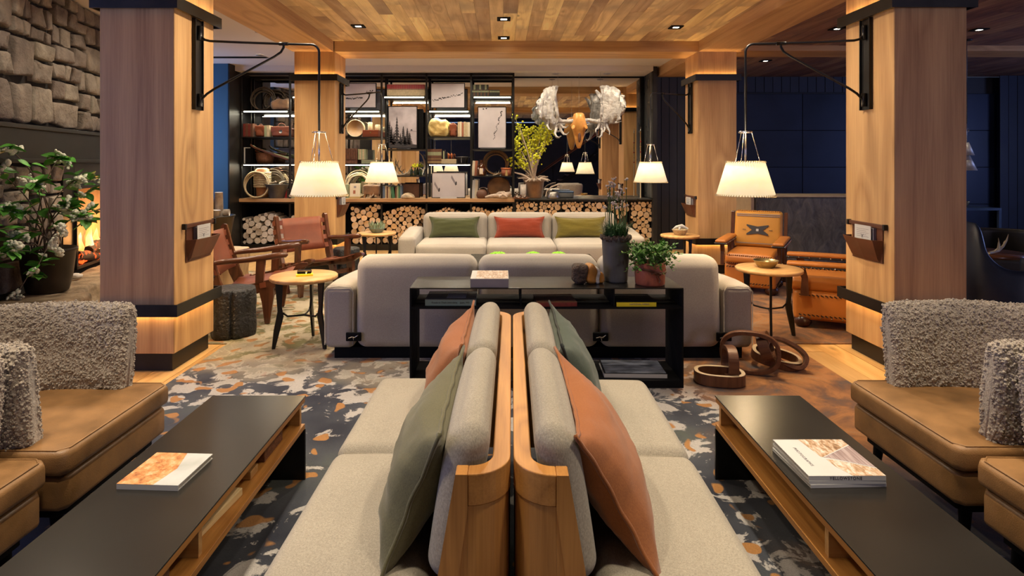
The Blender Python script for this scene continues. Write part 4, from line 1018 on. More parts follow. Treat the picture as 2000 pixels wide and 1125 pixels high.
# ------------------------------------------------------------------ swing-arm wall lamps
def wall_lamp(label, loc, rz, L=.91, swing=0, bulb=14):
    t = thing('swing_arm_wall_lamp', label, 'lamp', loc, rz, 'swing-arm lamps on the columns')
    cs, sn = cos(R(swing)), sin(R(swing))
    def P(d, z): return (.035+d*cs, d*sn, z)
    obj('wall_plate', MB().box(.001, .016, -.062, .062, 1.905, 2.60).box(.016, .03, -.062, -.052, 1.905, 2.60).box(.016, .03, .052, .062, 1.905, 2.60), M['black'], t, .002)
    obj('pivot', MB().tube([(.03, 0, 2.44), (.03, 0, 2.55)], .018, 10), M['black'], t); obj('pivot', MB().tube([(.03, 0, 1.93), (.03, 0, 2.03)], .018, 10), M['black'], t)
    J = L*.70
    a = [(.03, 0, 2.52), P(.005, 2.47), P(.03, 2.445), P(.07, 2.435)] + [P(J*f, 2.435-.022*f) for f in (.5, 1)] + [P(L-.06, 2.408)]
    a += [P(L-.06+.06*sin(R(q)), 2.348+.06*cos(R(q))) for q in (20, 45, 70, 90)] + [P(L, 2.2), P(L, 1.735)]
    obj('upper_arm', MB().tube(a, .0095, 8), M['black'], t)
    obj('collar', MB().tube([P(J-.035, 2.414), P(J+.035, 2.413)], .014, 8), M['black'], t)
    b = [P(J, 2.41), P(J, 2.385), P(J-.02, 2.35), P(J-.07, 2.315), P(.11, 2.07), P(.05, 2.03), P(.01, 1.99), (.03, 0, 1.96)]
    obj('brace', MB().tube(b, .0095, 8), M['black'], t)
    h = obj('harp', MB().lathe([(.05, 1.728), (.052, 1.73), (.052, 1.738), (.05, 1.74)], 20, (P(L, 0)[0], P(L, 0)[1], 0)), M['chrome'], t)
    for k in range(3):
        q = R(120*k+25); cx, cy = P(L, 0)[:2]
        obj('harp_rod', MB().tube([(cx+.045*cos(q), cy+.045*sin(q), 1.73), (cx+.105*cos(q), cy+.105*sin(q), 1.50)], .0028, 5), M['chrome'], h)
    cx, cy = P(L, 0)[:2]
    obj('stem', MB().tube([(cx, cy, 1.735), (cx, cy, 1.44)], .0075, 8), M['chrome'], t)
    m = MB(); n = 48; vs = []
    for (r, z) in ((.213, 1.25), (.138, 1.508), (.135, 1.507), (.210, 1.25)): vs += [(cx+r*cos(2*pi*k/n), cy+r*sin(2*pi*k/n), z) for k in range(n)]
    m.add(vs, [(i*n+k, i*n+(k+1) % n, ((i+1) % 4)*n+(k+1) % n, ((i+1) % 4)*n+k) for i in range(4) for k in range(n)])
    sh = obj('lamp_shade', m, M['shade'], t)
    for (r, z, cn) in ((.212, 1.252, 68), (.139, 1.506, 50)):
        w = MB()
        for k in range(cn):
            q = 2*pi*k/cn; q2 = 2*pi*(k+.55)/cn
            w.tube([(cx+(r+.003)*cos(q), cy+(r+.003)*sin(q), z-.007), (cx+(r+.006)*cos(q2), cy+(r+.006)*sin(q2), z), (cx+(r-.003)*cos(q2), cy+(r-.003)*sin(q2), z+.008)], .0028, 4)
        o = obj('lacing', w, M['lace'], sh); o['kind'] = 'stuff'
    obj('bulb', MB().blob((cx, cy, 1.40), .033, 2), M['bulb'], t)
    wl = Matrix.Rotation(rz, 3, 'Z') @ Vector((cx, cy, 0))
    light('POINT', 'lamp_glow', (loc[0]+wl.x, loc[1]+wl.y, 1.34), bulb, WARM, .05)
    light('POINT', 'lamp_glow', (loc[0]+wl.x, loc[1]+wl.y, 1.43), bulb*.8, WARM, .06)
wall_lamp('swing-arm lamp with laced shade on the left near column', (-2.339, 4.52, 0), 0)
wall_lamp('swing-arm lamp with laced shade on the right near column', (2.806, 4.50, 0), pi, .90)
wall_lamp('swing-arm lamp with laced shade on the left far column', (-2.224, 8.17, 0), 0, .93, -44, 9)
wall_lamp('swing-arm lamp with laced shade on the right far column', (2.644, 8.17, 0), pi, .88, 40, 9)
# leather pockets with menus
def pocket(label, loc, rz):
    t = thing('leather_pocket', label, 'wall pocket', loc, rz, 'leather document pockets')
    obj('hanging_bar', MB().box(.001, .02, -.215, .215, 1.015, 1.045), M['brownleather'], t, .003)
    for y in (-.222, .222): obj('bracket', MB().box(.001, .028, y-.012, y+.012, 1.008, 1.05), M['black'], t, .002)
    obj('back_panel', MB().box(.002, .008, -.185, .185, .76, 1.015), M['brownleather'], t)
    m = MB(); vs = []
    for (z, d, w) in ((.765, .012, .165), (.79, .03, .17), (.93, .085, .20)): vs += [(.008, -w, z), (d, -w*.93, z), (d+.004, 0, z-.004), (d, w*.93, z), (.008, w, z)]
    m.add(vs, [(i*5+k, i*5+k+1, (i+1)*5+k+1, (i+1)*5+k) for i in range(2) for k in range(4)]+[(0, 4, 3, 2, 1)], False)
    o = obj('pouch', m, M['brownleather'], t); sd = o.modifiers.new('s', 'SOLIDIFY'); sd.thickness = .004
    obj('folder', MB().box(.010, .030, -.085, .115, .83, 1.01), M['greymark'], t)
    c = thing('menu_card', label.replace('brown leather pocket', 'white printed card in the leather pocket'), 'card', loc, rz, 'menu cards in the pockets')
    pc = obj('card', MB().box(.040, .044, -.095, .105, .86, 1.025), M['paper'], c)
    for k in range(5): obj('printed_line', MB().box(.0442, .0446, -.07, .08-.03*(k % 2), .995-.014*k, .998-.014*k), M['greymark'], c)
    obj('stag_emblem', MB().box(.0442, .0448, -.003, .003, .930, .945).tube([(.0448, -.014, .957), (.0448, -.004, .945), (.0448, .004, .945), (.0448, .014, .957)], .0014, 4), M['dkmark'], c)
pocket('brown leather pocket on the inner face of the left near column', (-2.339, 4.55, 0), 0)
pocket('brown leather pocket on the inner face of the right near column', (2.806, 4.50, 0), pi)
pocket('brown leather pocket on the inner face of the left far column', (-2.224, 8.17, 0), 0)
pocket('brown leather pocket on the inner face of the right far column', (2.644, 8.17, 0), pi)

# ------------------------------------------------------------------ leather sling armchairs
def sling():
    t = thing('sling_chair', '', 'armchair')
    W_ = .30
    for s in (-1, 1):
        y0, y1 = sorted((s*W_, s*(W_+.04)))
        obj('back_post', MB().prism([(-.43, .845), (-.405, .875), (-.37, .865), (-.33, .70), (-.25, .42), (-.15, .18), (-.10, .007), (-.155, .007), (-.25, .16), (-.35, .38), (-.40, .62)], y0, y1, 'y'), M['walnut_z'], t, .008)
        obj('seat_rail', MB().prism([(-.30, .235), (-.28, .31), (.15, .40), (.36, .455), (.42, .455), (.425, .425), (.33, .385), (.22, .33), (.06, .28)], y0-.0, y1, 'y'), M['walnut'], t, .008)
        obj('front_leg', MB().prism([(.09, .33), (.22, .36), (.225, .25), (.19, .007), (.145, .007), (.12, .20)], y0+s*.004, y1+s*.004, 'y'), M['walnut_z'], t, .008)
        obj('arm_support', MB().prism([(.06, .36), (.13, .37), (.15, .60), (.07, .60)], y0, y1, 'y'), M['walnut_z'], t, .006)
        yc = (y0+y1)/2
        obj('armrest', MB().tube([(-.36, yc, .565), (-.2, yc, .585), (0, yc, .60), (.2, yc+s*.01, .625), (.33, yc+s*.015, .64), (.35, yc+s*.015, .64)], [.018, .026, .028, .030, .026, .010], 10), M['walnut'], t)
        obj('toggle', MB().tube([(-.30, s*(W_+.05), .42), (-.30, s*(W_+.05), .50)], .005, 6).tube([(-.32, s*(W_+.05), .46), (-.28, s*(W_+.05), .46)], .005, 6), M['iron'], t)
    obj('front_stretcher', MB().box(.14, .17, -W_, W_, .20, .25), M['walnut'], t, .006)
    obj('rear_stretcher', MB().box(-.25, -.21, -W_, W_, .25, .30), M['walnut'], t, .006)
    def sling_sheet(name, line, nt):
        m = MB(); n = 14; vs = []; th = .005; L = len(line)
        for (x, z) in line:
            for j in range(n+1):
                u = -1+2*j/n; sag = -.022*(1-u*u); vs.append((x+(sag if name == 'back_sling' else 0), u*(W_-.045), z+(sag if name == 'seat_sling' else 0)))
        m.add(vs, [(i*(n+1)+j, i*(n+1)+j+1, (i+1)*(n+1)+j+1, (i+1)*(n+1)+j) for i in range(L-1) for j in range(n)])
        o = obj(name, m, M['redleather'], t); sd = o.modifiers.new('s', 'SOLIDIFY'); sd.thickness = th; sd.offset = 0
        tot = len(line)-1
        for s in (-1, 1):
            for k in range(nt):
                f = (k+.5)/nt*tot; i = int(f); p = Vector((line[i][0], 0, line[i][1])); q = Vector((line[min(i+1, tot)][0], 0, line[min(i+1, tot)][1]))
                c = p.lerp(q, f-i); d = (q-p).normalized()*(.028 if nt < 5 else .034); nn = Vector((-d.z, 0, d.x)).normalized()*.006
                y0 = s*(W_-.05); y1 = s*(W_+.047); back = nn*-9 if name == 'back_sling' else nn*-7
                b = MB(); b.add([c-d+Vector((0, y0, 0)), c+d+Vector((0, y0, 0)), c-d+nn+Vector((0, y1, 0)), c+d+nn+Vector((0, y1, 0)), c-d+back+Vector((0, y1, 0)), c+d+back+Vector((0, y1, 0))], [(0, 2, 3, 1), (2, 4, 5, 3)], False)
                tb = obj('strap', b, M['redleather'], o); sd = tb.modifiers.new('s', 'SOLIDIFY'); sd.thickness = .005; sd.offset = 0
    sling_sheet('back_sling', [(-.385, .835), (-.37, .74), (-.34, .64), (-.30, .53), (-.265, .45)], 4)
    sling_sheet('seat_sling', [(-.24, .335), (-.10, .345), (.05, .365), (.20, .395), (.31, .43)], 4)
    return t
C0 = sling(); C0.location = (-2.38, 5.76, .006); C0.rotation_euler = (0, 0, R(9)); C0['label'] = 'dark wood armchair with chestnut leather sling, nearer, beside the charred stump'; C0['group'] = 'leather sling armchairs'
dup(C0, (-2.12, 6.86, .006), R(-42), 'dark wood armchair with chestnut leather sling, farther, before the left far column', 'leather sling armchairs')

# ------------------------------------------------------------------ orange leather club chairs
def club():
    t = thing('club_chair', '', 'armchair')
    def studs(par, pts, r=.008, mat='brass'):
        m = MB()
        for p in pts: m.blob(p, r, 1)
        obj('nailheads', m, M[mat], par)
    def laces(par, p, q, n, off, mat='blackleather'):
        m = MB(); p, q, off = Vector(p), Vector(q), Vector(off)
        for k in range(n):
            a = p.lerp(q, (k+.1)/n); b = p.lerp(q, (k+.75)/n); m.tube([a-off, b+off], .0045, 4)
        obj('lacing', m, M[mat], par)
    b = obj('base', MB().rbox(-.33, .36, -.27, .27, .07, .335, .03, 3, 6, (0, .012, .01, .01, 0, 0)), M['saddle'], t)
    laces(b, (.375, -.25, .30), (.375, .25, .30), 16, (0, 0, .006)); laces(b, (.375, -.25, .12), (.375, .25, .12), 16, (0, 0, .006))
    for s in (-1, 1): laces(b, (-.3, s*.283, .30), (.33, s*.283, .30), 18, (0, 0, .006)); laces(b, (-.3, s*.283, .12), (.33, s*.283, .12), 18, (0, 0, .006)); studs(b, [(-.28+k*.085, s*.287, .10) for k in range(8)])
    studs(b, [(.378, -.22+k*.088, .10) for k in range(6)])
    c = obj('seat_cushion', MB().rbox(-.28, .40, -.265, .265, .33, .45, .045, 5, 6, (0, .02, 0, 0, 0, .025)), M['saddle'], t)
    laces(c, (.415, -.24, .345), (.415, .24, .345), 22, (0, 0, .006)); laces(c, (.405, -.24, .435), (.405, .24, .435), 22, (0, 0, .005), 'brownleather')
    for s in (-1, 1):
        obj('back_post', MB().prism([(-.30, .06), (-.24, .06), (-.34, .50), (-.42, .88), (-.46, .88), (-.40, .5)], *sorted((s*.285, s*.325)), 'y'), M['walnut_z'], t, .006)
        obj('front_post', MB().prism([(.24, .30), (.31, .30), (.30, .455), (.34, .548), (.27, .548), (.25, .47)], *sorted((s*.285, s*.325)), 'y'), M['walnut_z'], t, .006)
        obj('arm_brace', MB().prism([(-.18, .548), (-.12, .548), (-.13, .30), (-.18, .30)], *sorted((s*.288, s*.32)), 'y'), M['walnut_z'], t, .004)
        a = obj('armrest', MB().rbox(-.36, .42, *sorted((s*.245, s*.365)), .565, .60, .017, 3, 5, (0, 0, 0, 0, 0, .008)), M['saddle'], t)
        obj('arm_underside', MB().rbox(-.365, .425, *sorted((s*.242, s*.369)), .548, .568, .009, 2, 3), M['blackleather'], a)
        studs(a, [(-.33+k*.092, s*.370, .562) for k in range(9)]+[(-.33+k*.092, s*.241, .562) for k in range(9)], .0075, 'chrome')
        laces(a, (-.34, s*.369, .552), (.40, s*.369, .552), 24, (0, 0, .006), 'saddle')
        for x in (.26, -.24): obj('ball_foot', MB().lathe([(0, 0), (.05, .005), (.075, .035), (.078, .06), (.06, .095), (.03, .11), (0, .11)], 18, (x+.03, s*.22, 0)), M['footleather'], t)
    bk = obj('back_cushion', MB().rbox(-.355, -.255, -.275, .275, .45, .895, .045, 5, 8, (0, .03, 0, 0, 0, 0), fn=lambda q: (q[0]-(q[2]-.45)*.27, q[1], q[2])), M['saddle2'], t)
    def face(y, z): return (-.253+.004-(z-.45)*.27+.03*(max(0, (1-(y/.275)**2))*max(0, 1-((z-.6725)/.2225)**2))**.6, y, z)
    def flat(name, quads, mat, lift=0):
        m = MB()
        for poly in quads:
            m.add([Vector(face(y, z))+Vector((.003+lift, 0, .001)) for y, z in poly], [tuple(range(len(poly)))], False)
        o = obj(name, m, mat, bk); sd = o.modifiers.new('s', 'SOLIDIFY'); sd.thickness = .002
    for z in (.848, .828, .50): flat('woven_stripe', [[(-.25+k*.05, z), (-.20+k*.05, z), (-.20+k*.05, z+.008), (-.25+k*.05, z+.008)] for k in range(10)], M['greymark'])
    zc = .665
    mot = []
    for k in range(8):
        for sy in (-1, 1):
            ya, yb = .125*k/8, .125*(k+1)/8; h = .042+.022*(k/8); h2 = .042+.022*((k+1)/8); nt = max(0, (k-4)/8*.095); nt2 = max(0, (k-3)/8*.095)
            for sz in (-1, 1): mot.append([(sy*ya, zc+sz*nt), (sy*yb, zc+sz*nt2), (sy*yb, zc+sz*h2), (sy*ya, zc+sz*h)])
    flat('woven_motif', mot, M['dkmark']); flat('motif_centre', [[(-.014, zc-.014), (.014, zc-.014), (.014, zc+.014), (-.014, zc+.014)]], M['paper'], .003)
    flat('motif_line', [[(s*.13, zc-.003), (s*.17, zc-.003), (s*.17, zc+.003), (s*.13, zc+.003)] for s in (-1, 1)], M['dkmark'])
    laces(bk, (-.39, -.25, .89), (-.39, .25, .89), 22, (.006, 0, .004), 'saddle')
    obj('cross_rail', MB().box(-.36, -.33, -.285, .285, .40, .45), M['walnut'], t, .004)
    return t
K0 = club(); K0.location = (3.02, 7.02, .006); K0.rotation_euler = (0, 0, R(-121)); K0['label'] = 'orange leather armchair with dark woven motif on its back, by the stone desk'; K0['group'] = 'orange leather armchairs'
dup(K0, (3.12, 5.46, .006), R(154), 'orange leather armchair turned left, half hidden by the right near column', 'orange leather armchairs')

# ------------------------------------------------------------------ stumps, log bucket and the carved chain
def stump(name, label, loc, r, h, mat, seed, topmat=None, split=False):
    t = thing(name, label, 'stump', loc)
    def fn(p, a):
        k = 1+.05*sin(a*3+seed)+.03*sin(a*7+seed*2)+MN.noise(Vector((cos(a)*4, sin(a)*4, p[2]*3+seed)))*.05
        if split: k -= .16*math.exp(-((a-R(290))/.05)**2)
        return (p[0]*k, p[1]*k, p[2])
    prof = [(0, 0), (r*.97, 0)]+[(r*(1+.02*sin(i)), .02+(h-.03)*i/10) for i in range(11)]+[(r*.97, h)]
    obj('trunk', MB().lathe(prof, 120, fn=fn), mat, t)
    obj('cut_top', MB().lathe([(0, h-.002), (r*.965, h-.002), (r*.95, h+.003), (r*.5, h+.002), (0, h+.003)], 120, fn=fn), topmat or mat, t)
stump('charred_stump', 'black charred log stump beside the left near column', (X(455, 5.12), 5.12, .006), .182, .405, M['charred'], 1, M['charred'], True)
stump('wood_stump', 'pale natural wood stump behind the nearer sling chair', (X(433, 6.55)-.05, 6.75, .006), .26, .50, M['stumpwood'], 4, M['paleedge'])
stump('charred_stump', 'small black stump behind the farther sling chair', (-1.95, 7.42, .006), .16, .42, M['charred'], 7)
t = thing('log_bucket', 'black metal bucket holding pale birch logs by the blue wall', 'bucket', (X(405, 8.6), 8.75, 0))
obj('bucket', MB().lathe([(0, .01), (.17, .01), (.175, 0), (.19, .05), (.30, .69), (.315, .70), (.315, .72), (.295, .72), (.285, .68), (.16, .04), (0, .04)], 32), M['potblack'], t)
for k, (dx, dy, h) in enumerate(((.02, 0, .42), (.16, -.04, .50), (.07, -.13, .25), (-.1, .05, .45))):
    m = MB().tube([(0, 0, 0), (0, 0, .9)], .055, 12); m.mi[-2:] = [1, 1]
    o = tag(obj('birch_log', m, [M['birch'], M['birchend']]), ['pale birch log standing in the black bucket, leftmost', 'tallest pale birch log in the black bucket', 'short pale birch log at the front of the black bucket', 'pale birch log at the back of the black bucket'][k], 'log', 'birch logs in the bucket')
    o.location = (X(405, 8.6)+dx*.9, 8.75+dy, h-.9+.57); o.rotation_euler = (R(4), R(6*(k-1)), 0)
m = MB().tube([(0, 0, 0), (.24, .05, 0)], .05, 12); m.mi[-2:] = [1, 1]
o = tag(obj('birch_log', m, [M['birch'], M['birchend']]), 'pale birch log lying across the rim of the black bucket', 'log', 'birch logs in the bucket'); o.location = (X(420, 8.6)-.08, 8.66, .765)
# carved wooden chain
chain = thing('wooden_chain', 'carved dark wooden chain of oval links on the floor at right of the console', 'sculpture', (0, 0, .006))
def link(pale, loc, rot, a, b, w, th=.028):
    m = MB(); n = 44; vs = []
    for k in range(n):
        q = 2*pi*k/n; e = .8; cx = abs(cos(q))**e*(1 if cos(q) > 0 else -1); cy = abs(sin(q))**e*(1 if sin(q) > 0 else -1)
        for (r, z) in ((0, -w/2), (0, w/2), (-th, w/2), (-th, -w/2)): vs.append(((a+r)*cx, (b+r)*cy, z))
    m.add(vs, [(k*4+j, ((k+1) % n)*4+j, ((k+1) % n)*4+(j+1) % 4, k*4+(j+1) % 4) for k in range(n) for j in range(4)], False)
    m.mi = [1 if (pale and f % 4 == 1) else 0 for f in range(len(m.f))]
    o = obj('chain_link', m, [M['chainwood'], M['paleedge']], chain, .004); o.location = loc; o.rotation_euler = rot
    return o
link(1, (1.485, 4.0, .045), (0, R(0), R(-12)), .165, .115, .075)
link(0, (1.575, 4.05, .125), (R(90), R(10), R(80)), .15, .11, .065)
link(0, (1.76, 4.16, .155), (R(90), 0, R(-22)), .20, .15, .05)
link(0, (1.90, 4.22, .18), (R(70), R(5), R(62)), .15, .10, .07)
link(1, (2.02, 4.32, .065), (R(8), R(10), R(-20)), .17, .115, .065)
link(0, (2.06, 4.25, .12), (R(62), R(25), R(-25)), .15, .09, .055)

# ------------------------------------------------------------------ flowering branches in a dark pot on the hearth
PX, PY = -3.86, 5.02
pt = thing('flowering_plant', 'dark pot of leafy white-flowering branches standing on the hearth', 'potted plant', (PX, PY, .405))
obj('pot', MB().lathe([(0, 0), (.14, 0), (.15, .01), (.175, .12), (.20, .34), (.215, .35), (.215, .365), (.20, .37), (.185, .34), (0, .33)], 36), M['potblack'], pt)
rr = random.Random(8)
lm = MB(); n = 5; vs = []
for i in range(n+1):
    f = i/n; w = .030*sin(pi*f**.8)+.0004; zc_ = .008*sin(pi*f)
    vs += [(f*.095, -w, zc_+.006), (f*.095, 0, zc_), (f*.095, w, zc_+.006)]
lm.add(vs, [(i*3+j, (i+1)*3+j, (i+1)*3+j+1, i*3+j+1) for i in range(n) for j in range(2)]); LEAF = lm.mesh('leaf', M['leaf'])
fm = MB()
for k in range(16):
    a = rr.random()*2*pi; fm.blob((cos(a)*.018*rr.random(), sin(a)*.018*rr.random(), rr.uniform(-.03, .03)), rr.uniform(.008, .015), 1, .5, 6, k)
BLOS = fm.mesh('blossom_cluster', M['flower'])
tips = [(-.55, -.25, 1.05), (-.2, -.1, 1.2), (.05, .1, 1.12), (.28, .1, .95), (.42, .25, .86), (.15, -.35, .92), (-.4, .0, .70), (.38, -.05, .60), (.52, .15, .66), (-.25, -.45, .55), (.05, -.5, .40), (.22, -.42, .22), (-.12, -.55, .12), (-.30, -.5, .10), (-.02, -.45, .70), (.2, .0, .72), (-.5, -.35, .35), (.0, -.2, .95), (.33, -.3, .45), (-.05, -.35, -.05)]
nl = 0
for bi, (tx, ty, tz) in enumerate(tips):
    if tx < -.1: tx, ty = tx*.25, ty-.35        # keep clear of the stone wall: lean out towards the room
    p0 = Vector((rr.uniform(-.08, .08), rr.uniform(-.08, .08), .33)); p3 = Vector((tx, ty, tz)); p1 = p0+Vector((tx*.15, ty*.15, max(.25, tz*.5))); p2 = p3+Vector((-tx*.25, -ty*.25, .08))
    pts = [((1-f)**3*p0+3*(1-f)**2*f*p1+3*(1-f)*f*f*p2+f**3*p3) for f in [i/12 for i in range(13)]]
    obj('branch', MB().tube(pts, [.007-.0045*i/12 for i in range(13)], 5), M['twig'], pt)
    for i in range(4, 13):
        c = 3 if i > 8 else 1
        if i == 12: c = 4
        for k in range(c):
            if nl >= 296: break
            nl += 1
            o = obj('leaf', LEAF, None, pt); o.location = pts[i]+Vector((rr.gauss(0, .012), rr.gauss(0, .012), rr.gauss(0, .012)))
            o.rotation_euler = (rr.uniform(-.6, .6), rr.uniform(-.5, .7), rr.uniform(0, 2*pi)); s = rr.uniform(.9, 1.5); o.scale = (s, s, s)
    for k in range(4 if bi % 2 == 0 else 3):
        i = 12-k*rr.choice((1, 2)); o = obj('blossom_cluster', BLOS, None, pt); o.location = pts[i]+Vector((rr.gauss(0, .03), rr.gauss(0, .03), rr.gauss(0, .03)))
        o.rotation_euler = (rr.uniform(0, 3), rr.uniform(0, 3), 0); s = rr.uniform(1.0, 1.6); o.scale = (s, s, s*rr.uniform(.9, 1.5))
tag(obj('hearth_pebble', MB().blob((0, 0, .028), .05, 3, .3, 2, 3, (1, 1, .55)), M['birchend']), 'small pale stone on the hearth beside the dark plant pot', 'stone').location = (-4.0, 5.55, .405)

# ------------------------------------------------------------------ right side: stone desk, dark seating, pendant
t = thing('reception_desk', 'grey rough stone desk with pale wood top behind the orange armchair', 'desk', (0, 0, 0))
obj('stone_front', MB().rbox(3.80, 6.4, 8.78, 9.45, .0, .985, .03, 3, 22, fn=lambda q: (q[0], q[1]+MN.noise(Vector(q)*5)*.02, q[2])), M['deskstone'], t)
obj('desk_top', MB().box(3.79, 6.42, 8.77, 9.50, .986, 1.005), M['paleedge'], t, .004)
obj('end_panel', MB().box(3.74, 3.79, 8.80, 9.48, .0, .985), M['paleedge'], t, .004)
t = thing('black_cabinet', 'low black cabinet between the far right column and the stone desk', 'cabinet', (3.52, 9.9, 0))
obj('body', MB().box(-.15, .45, -.3, .3, .0, .88), M['blackmat'], t, .004); obj('cabinet_top', MB().box(-.16, .46, -.31, .31, .881, .90), M['black'], t)
obj('door', MB().box(-.14, .14, -.32, -.301, .06, .85), M['black'], t)
# navy wing chair
def navychair(label, loc, rz, mat, hi=.98, lo=.62):
    t = thing('lounge_chair', label, 'armchair', loc, rz, 'dark leather lounge chairs'); m = MB()
    line = smooth_line([(.36, -.36), (.0, -.40), (-.3, -.36), (-.42, 0), (-.3, .36), (.0, .40), (.36, .36)], 60); vs = []; n = 12; N = len(line)
    for i, p in enumerate(line):
        d = (line[min(i+1, N-1)]-line[max(i-1, 0)]).normalized(); nr = Vector((d.y, -d.x, 0)); tt = i/(N-1)
        top = lo+(hi-lo)*max(0, min(1, (tt-.58)/.20))**2*(3-2*max(0, min(1, (tt-.58)/.20))) 
        for k in range(n):
            a = 2*pi*k/n; c, s_ = cos(a), sin(a); w_ = abs(s_)**.3*(1 if s_ > 0 else -1)
            zz = (.12+top)/2+w_*(top-.12)/2; q = Vector((p.x, p.y, 0))+nr*(c*.035+(zz-.3)*.12); vs.append((q.x, q.y, zz))
    m.add(vs, [(i*n+k, i*n+(k+1) % n, (i+1)*n+(k+1) % n, (i+1)*n+k) for i in range(N-1) for k in range(n)]+[tuple(reversed(range(n))), tuple(range((N-1)*n, N*n))])
    sh = obj('shell', m, M[mat], t)
    obj('shell_seam', MB().tube([(-.475, -.02, .60), (-.44, -.02, .35), (-.42, -.02, .14)], .004, 5), M['blackleather'], sh)
    obj('seat_cushion', MB().rbox(-.33, .40, -.33, .33, .26, .43, .05, 4, 5, (0, 0, 0, 0, 0, .02)), M[mat], t)
    for (x, y) in ((.3, .28), (.3, -.28), (-.28, .25), (-.28, -.25)): obj('leg', MB().tube([(x, y, .26), (x, y, .004)], .018, 8), M['blackmat'], t)
navychair('navy leather lounge chair with its back to us at the right edge', (4.44, 5.15, 0), R(80), 'navyleather')
navychair('black leather lounge chair facing us beyond the navy one at right', (5.95, 6.9, 0), R(-120), 'blackleather', .78, .70)
t = thing('low_table', 'dark low table with antler and succulent between the dark lounge chairs', 'coffee table', (4.95, 6.05, 0))
obj('tabletop', MB().lathe([(0, .56), (.36, .56), (.36, .59), (0, .59)], 32), M['walnut'], t); obj('pedestal', MB().lathe([(0, 0), (.2, 0), (.2, .02), (.04, .04), (.04, .559), (0, .559)], 20), M['blackmat'], t)
def antler(name, label, loc, rot, sc=1, grp=None):
    o = MB().tube([(0, 0, .012), (.05, 0, .018), (.12, .01, .03), (.19, .02, .07), (.235, .02, .13), (.25, .015, .19)], [.014, .015, .014, .012, .008, .002], 8)
    o.tube([(.06, 0, .02), (.07, -.03, .06), (.065, -.035, .12)], [.010, .008, .002], 7).tube([(.13, .01, .035), (.145, .02, .09), (.135, .02, .155)], [.010, .008, .002], 7).tube([(.20, .02, .085), (.235, .05, .10), (.26, .06, .12)], [.008, .005, .002], 6)
    o = tag(obj(name, o, M['antler']), label, 'antler', grp); o.location = loc; o.rotation_euler = rot; o.scale = (sc, sc, sc); return o
antler('antler', 'grey deer antler lying on the dark table at right', (4.86, 5.86, .592), (0, 0, R(10)), 1)
b = bowl('succulent_bowl', 'small pale bowl of green succulent beside the antler at right', (4.84, 6.2, .592), .07, .07, M['paper'], 'potted plant'); m = MB()
for i in range(26):
    a = rr.random()*2*pi; p = Vector((.03*cos(a), .03*sin(a), .06)); d = Vector((cos(a), sin(a), rr.uniform(.1, .6))); m.tube([p, p+d*.05, p+d*rr.uniform(.08, .11)], [.008, .012, .002], 5)
o = obj('succulent', m, M['leaf2'], b); o['kind'] = 'stuff'
t = thing('side_table', 'square table with thin blue steel frame by the dark wall at right', 'side table', (6.35, 8.3, 0))
for (x, y) in ((-.5, -.3), (.42, -.3), (-.5, .3), (.42, .3)): obj('leg', MB().box(x-.0, x+.035, y, y+.035, .004, .85), M['navy_frame'], t)
obj('tabletop', MB().box(-.5, .455, -.3, .335, .851, .885), M['navy_frame'], t, .002)
bowl('small_bowl', 'small bowl on the blue-framed table at right', (6.42, 8.2, .886), .09, .08, M['brass'])
t = thing('pendant_lamp', 'two-cone pale metal pendant hanging beyond the right column', 'lamp', (X(1888, 7.8), 7.8, 0))
obj('canopy', MB().lathe([(0, CEIL-.02), (.06, CEIL-.02), (.06, CEIL-.001), (0, CEIL-.001)], 16), M['black'], t)
obj('stem', MB().tube([(0, 0, CEIL-.02), (0, 0, 2.02)], .006, 6), M['black'], t)
obj('lower_chain', MB().tube([(0, 0, 2.02), (0, 0, 1.76)], .005, 6).tube([(.03*cos(a/8*2*pi), 0, 1.93+.03*sin(a/8*2*pi)) for a in range(8)], .004, 4, closed=True), M['iron'], t)
for (z, r, h) in ((1.60, .085, .17), (1.40, .115, .20)):
    m = MB().lathe([(r, z), (r*.3, z+h), (r*.25, z+h), (r*.96, z)], 28); obj('shade', m, M['iron_pale'], t)
# ------------------------------------------------------------------ bookcase, counter, log storage
BY = 10.09; BD = .42
ups = [-4.457, -3.615, -2.83, -2.044, -1.272, -.509, .219]
bc = thing('bookcase', 'black steel open bookcase with lit shelves in front of the mirror', 'bookcase', (0, BY, 0))
for x in ups:
    for y in (0, BD-.035): obj('upright', MB().box(x-.016, x+.016, y, y+.03, .89, 3.04), M['black'], bc)
    if x in (ups[0], ups[-1]): obj('side_rail', MB().box(x-.012, x+.012, .03, BD-.035, 1.48, 1.50).box(x-.012, x+.012, .03, BD-.035, 2.40, 2.42), M['black'], bc)
for y in (0, BD-.035): obj('top_rail', MB().box(ups[0], ups[-1], y, y+.03, 3.0, 3.04), M['black'], bc)
obj('side_panel', MB().box(ups[0]-.006, ups[0]+.0, .03, BD-.035, .89, 3.0), M['blackmat'], bc)
SH = {0: [(2.405, 1), (1.947, 0), (1.487, 1)], 1: [(2.65, 1), (1.75, 0)], 2: [(2.405, 1), (1.947, 0), (1.487, 1)], 3: [(2.65, 1), (1.737, 0), (1.276, 0)],
      4: [(2.405, 1), (1.947, 0), (1.487, 1)], 5: [(2.65, 1), (1.737, 0), (1.276, 0)]}
for i, L in SH.items():
    a, b = ups[i]+.017, ups[i+1]-.017
    for z, led in L:
        s = obj('shelf', MB().box(a, b, .002, BD-.01, z-.018, z), M['black'], bc)
        if led:
            obj('light_strip', MB().box(a+.03, b-.03, .010, .026, z-.034, z-.0185), M['led'], s)
            light('AREA', 'shelf_light', ((a+b)/2, BY+.10, z-.05), 4.6, (1, .93, .72), b-a-.06, (0, 0, 0), .02)
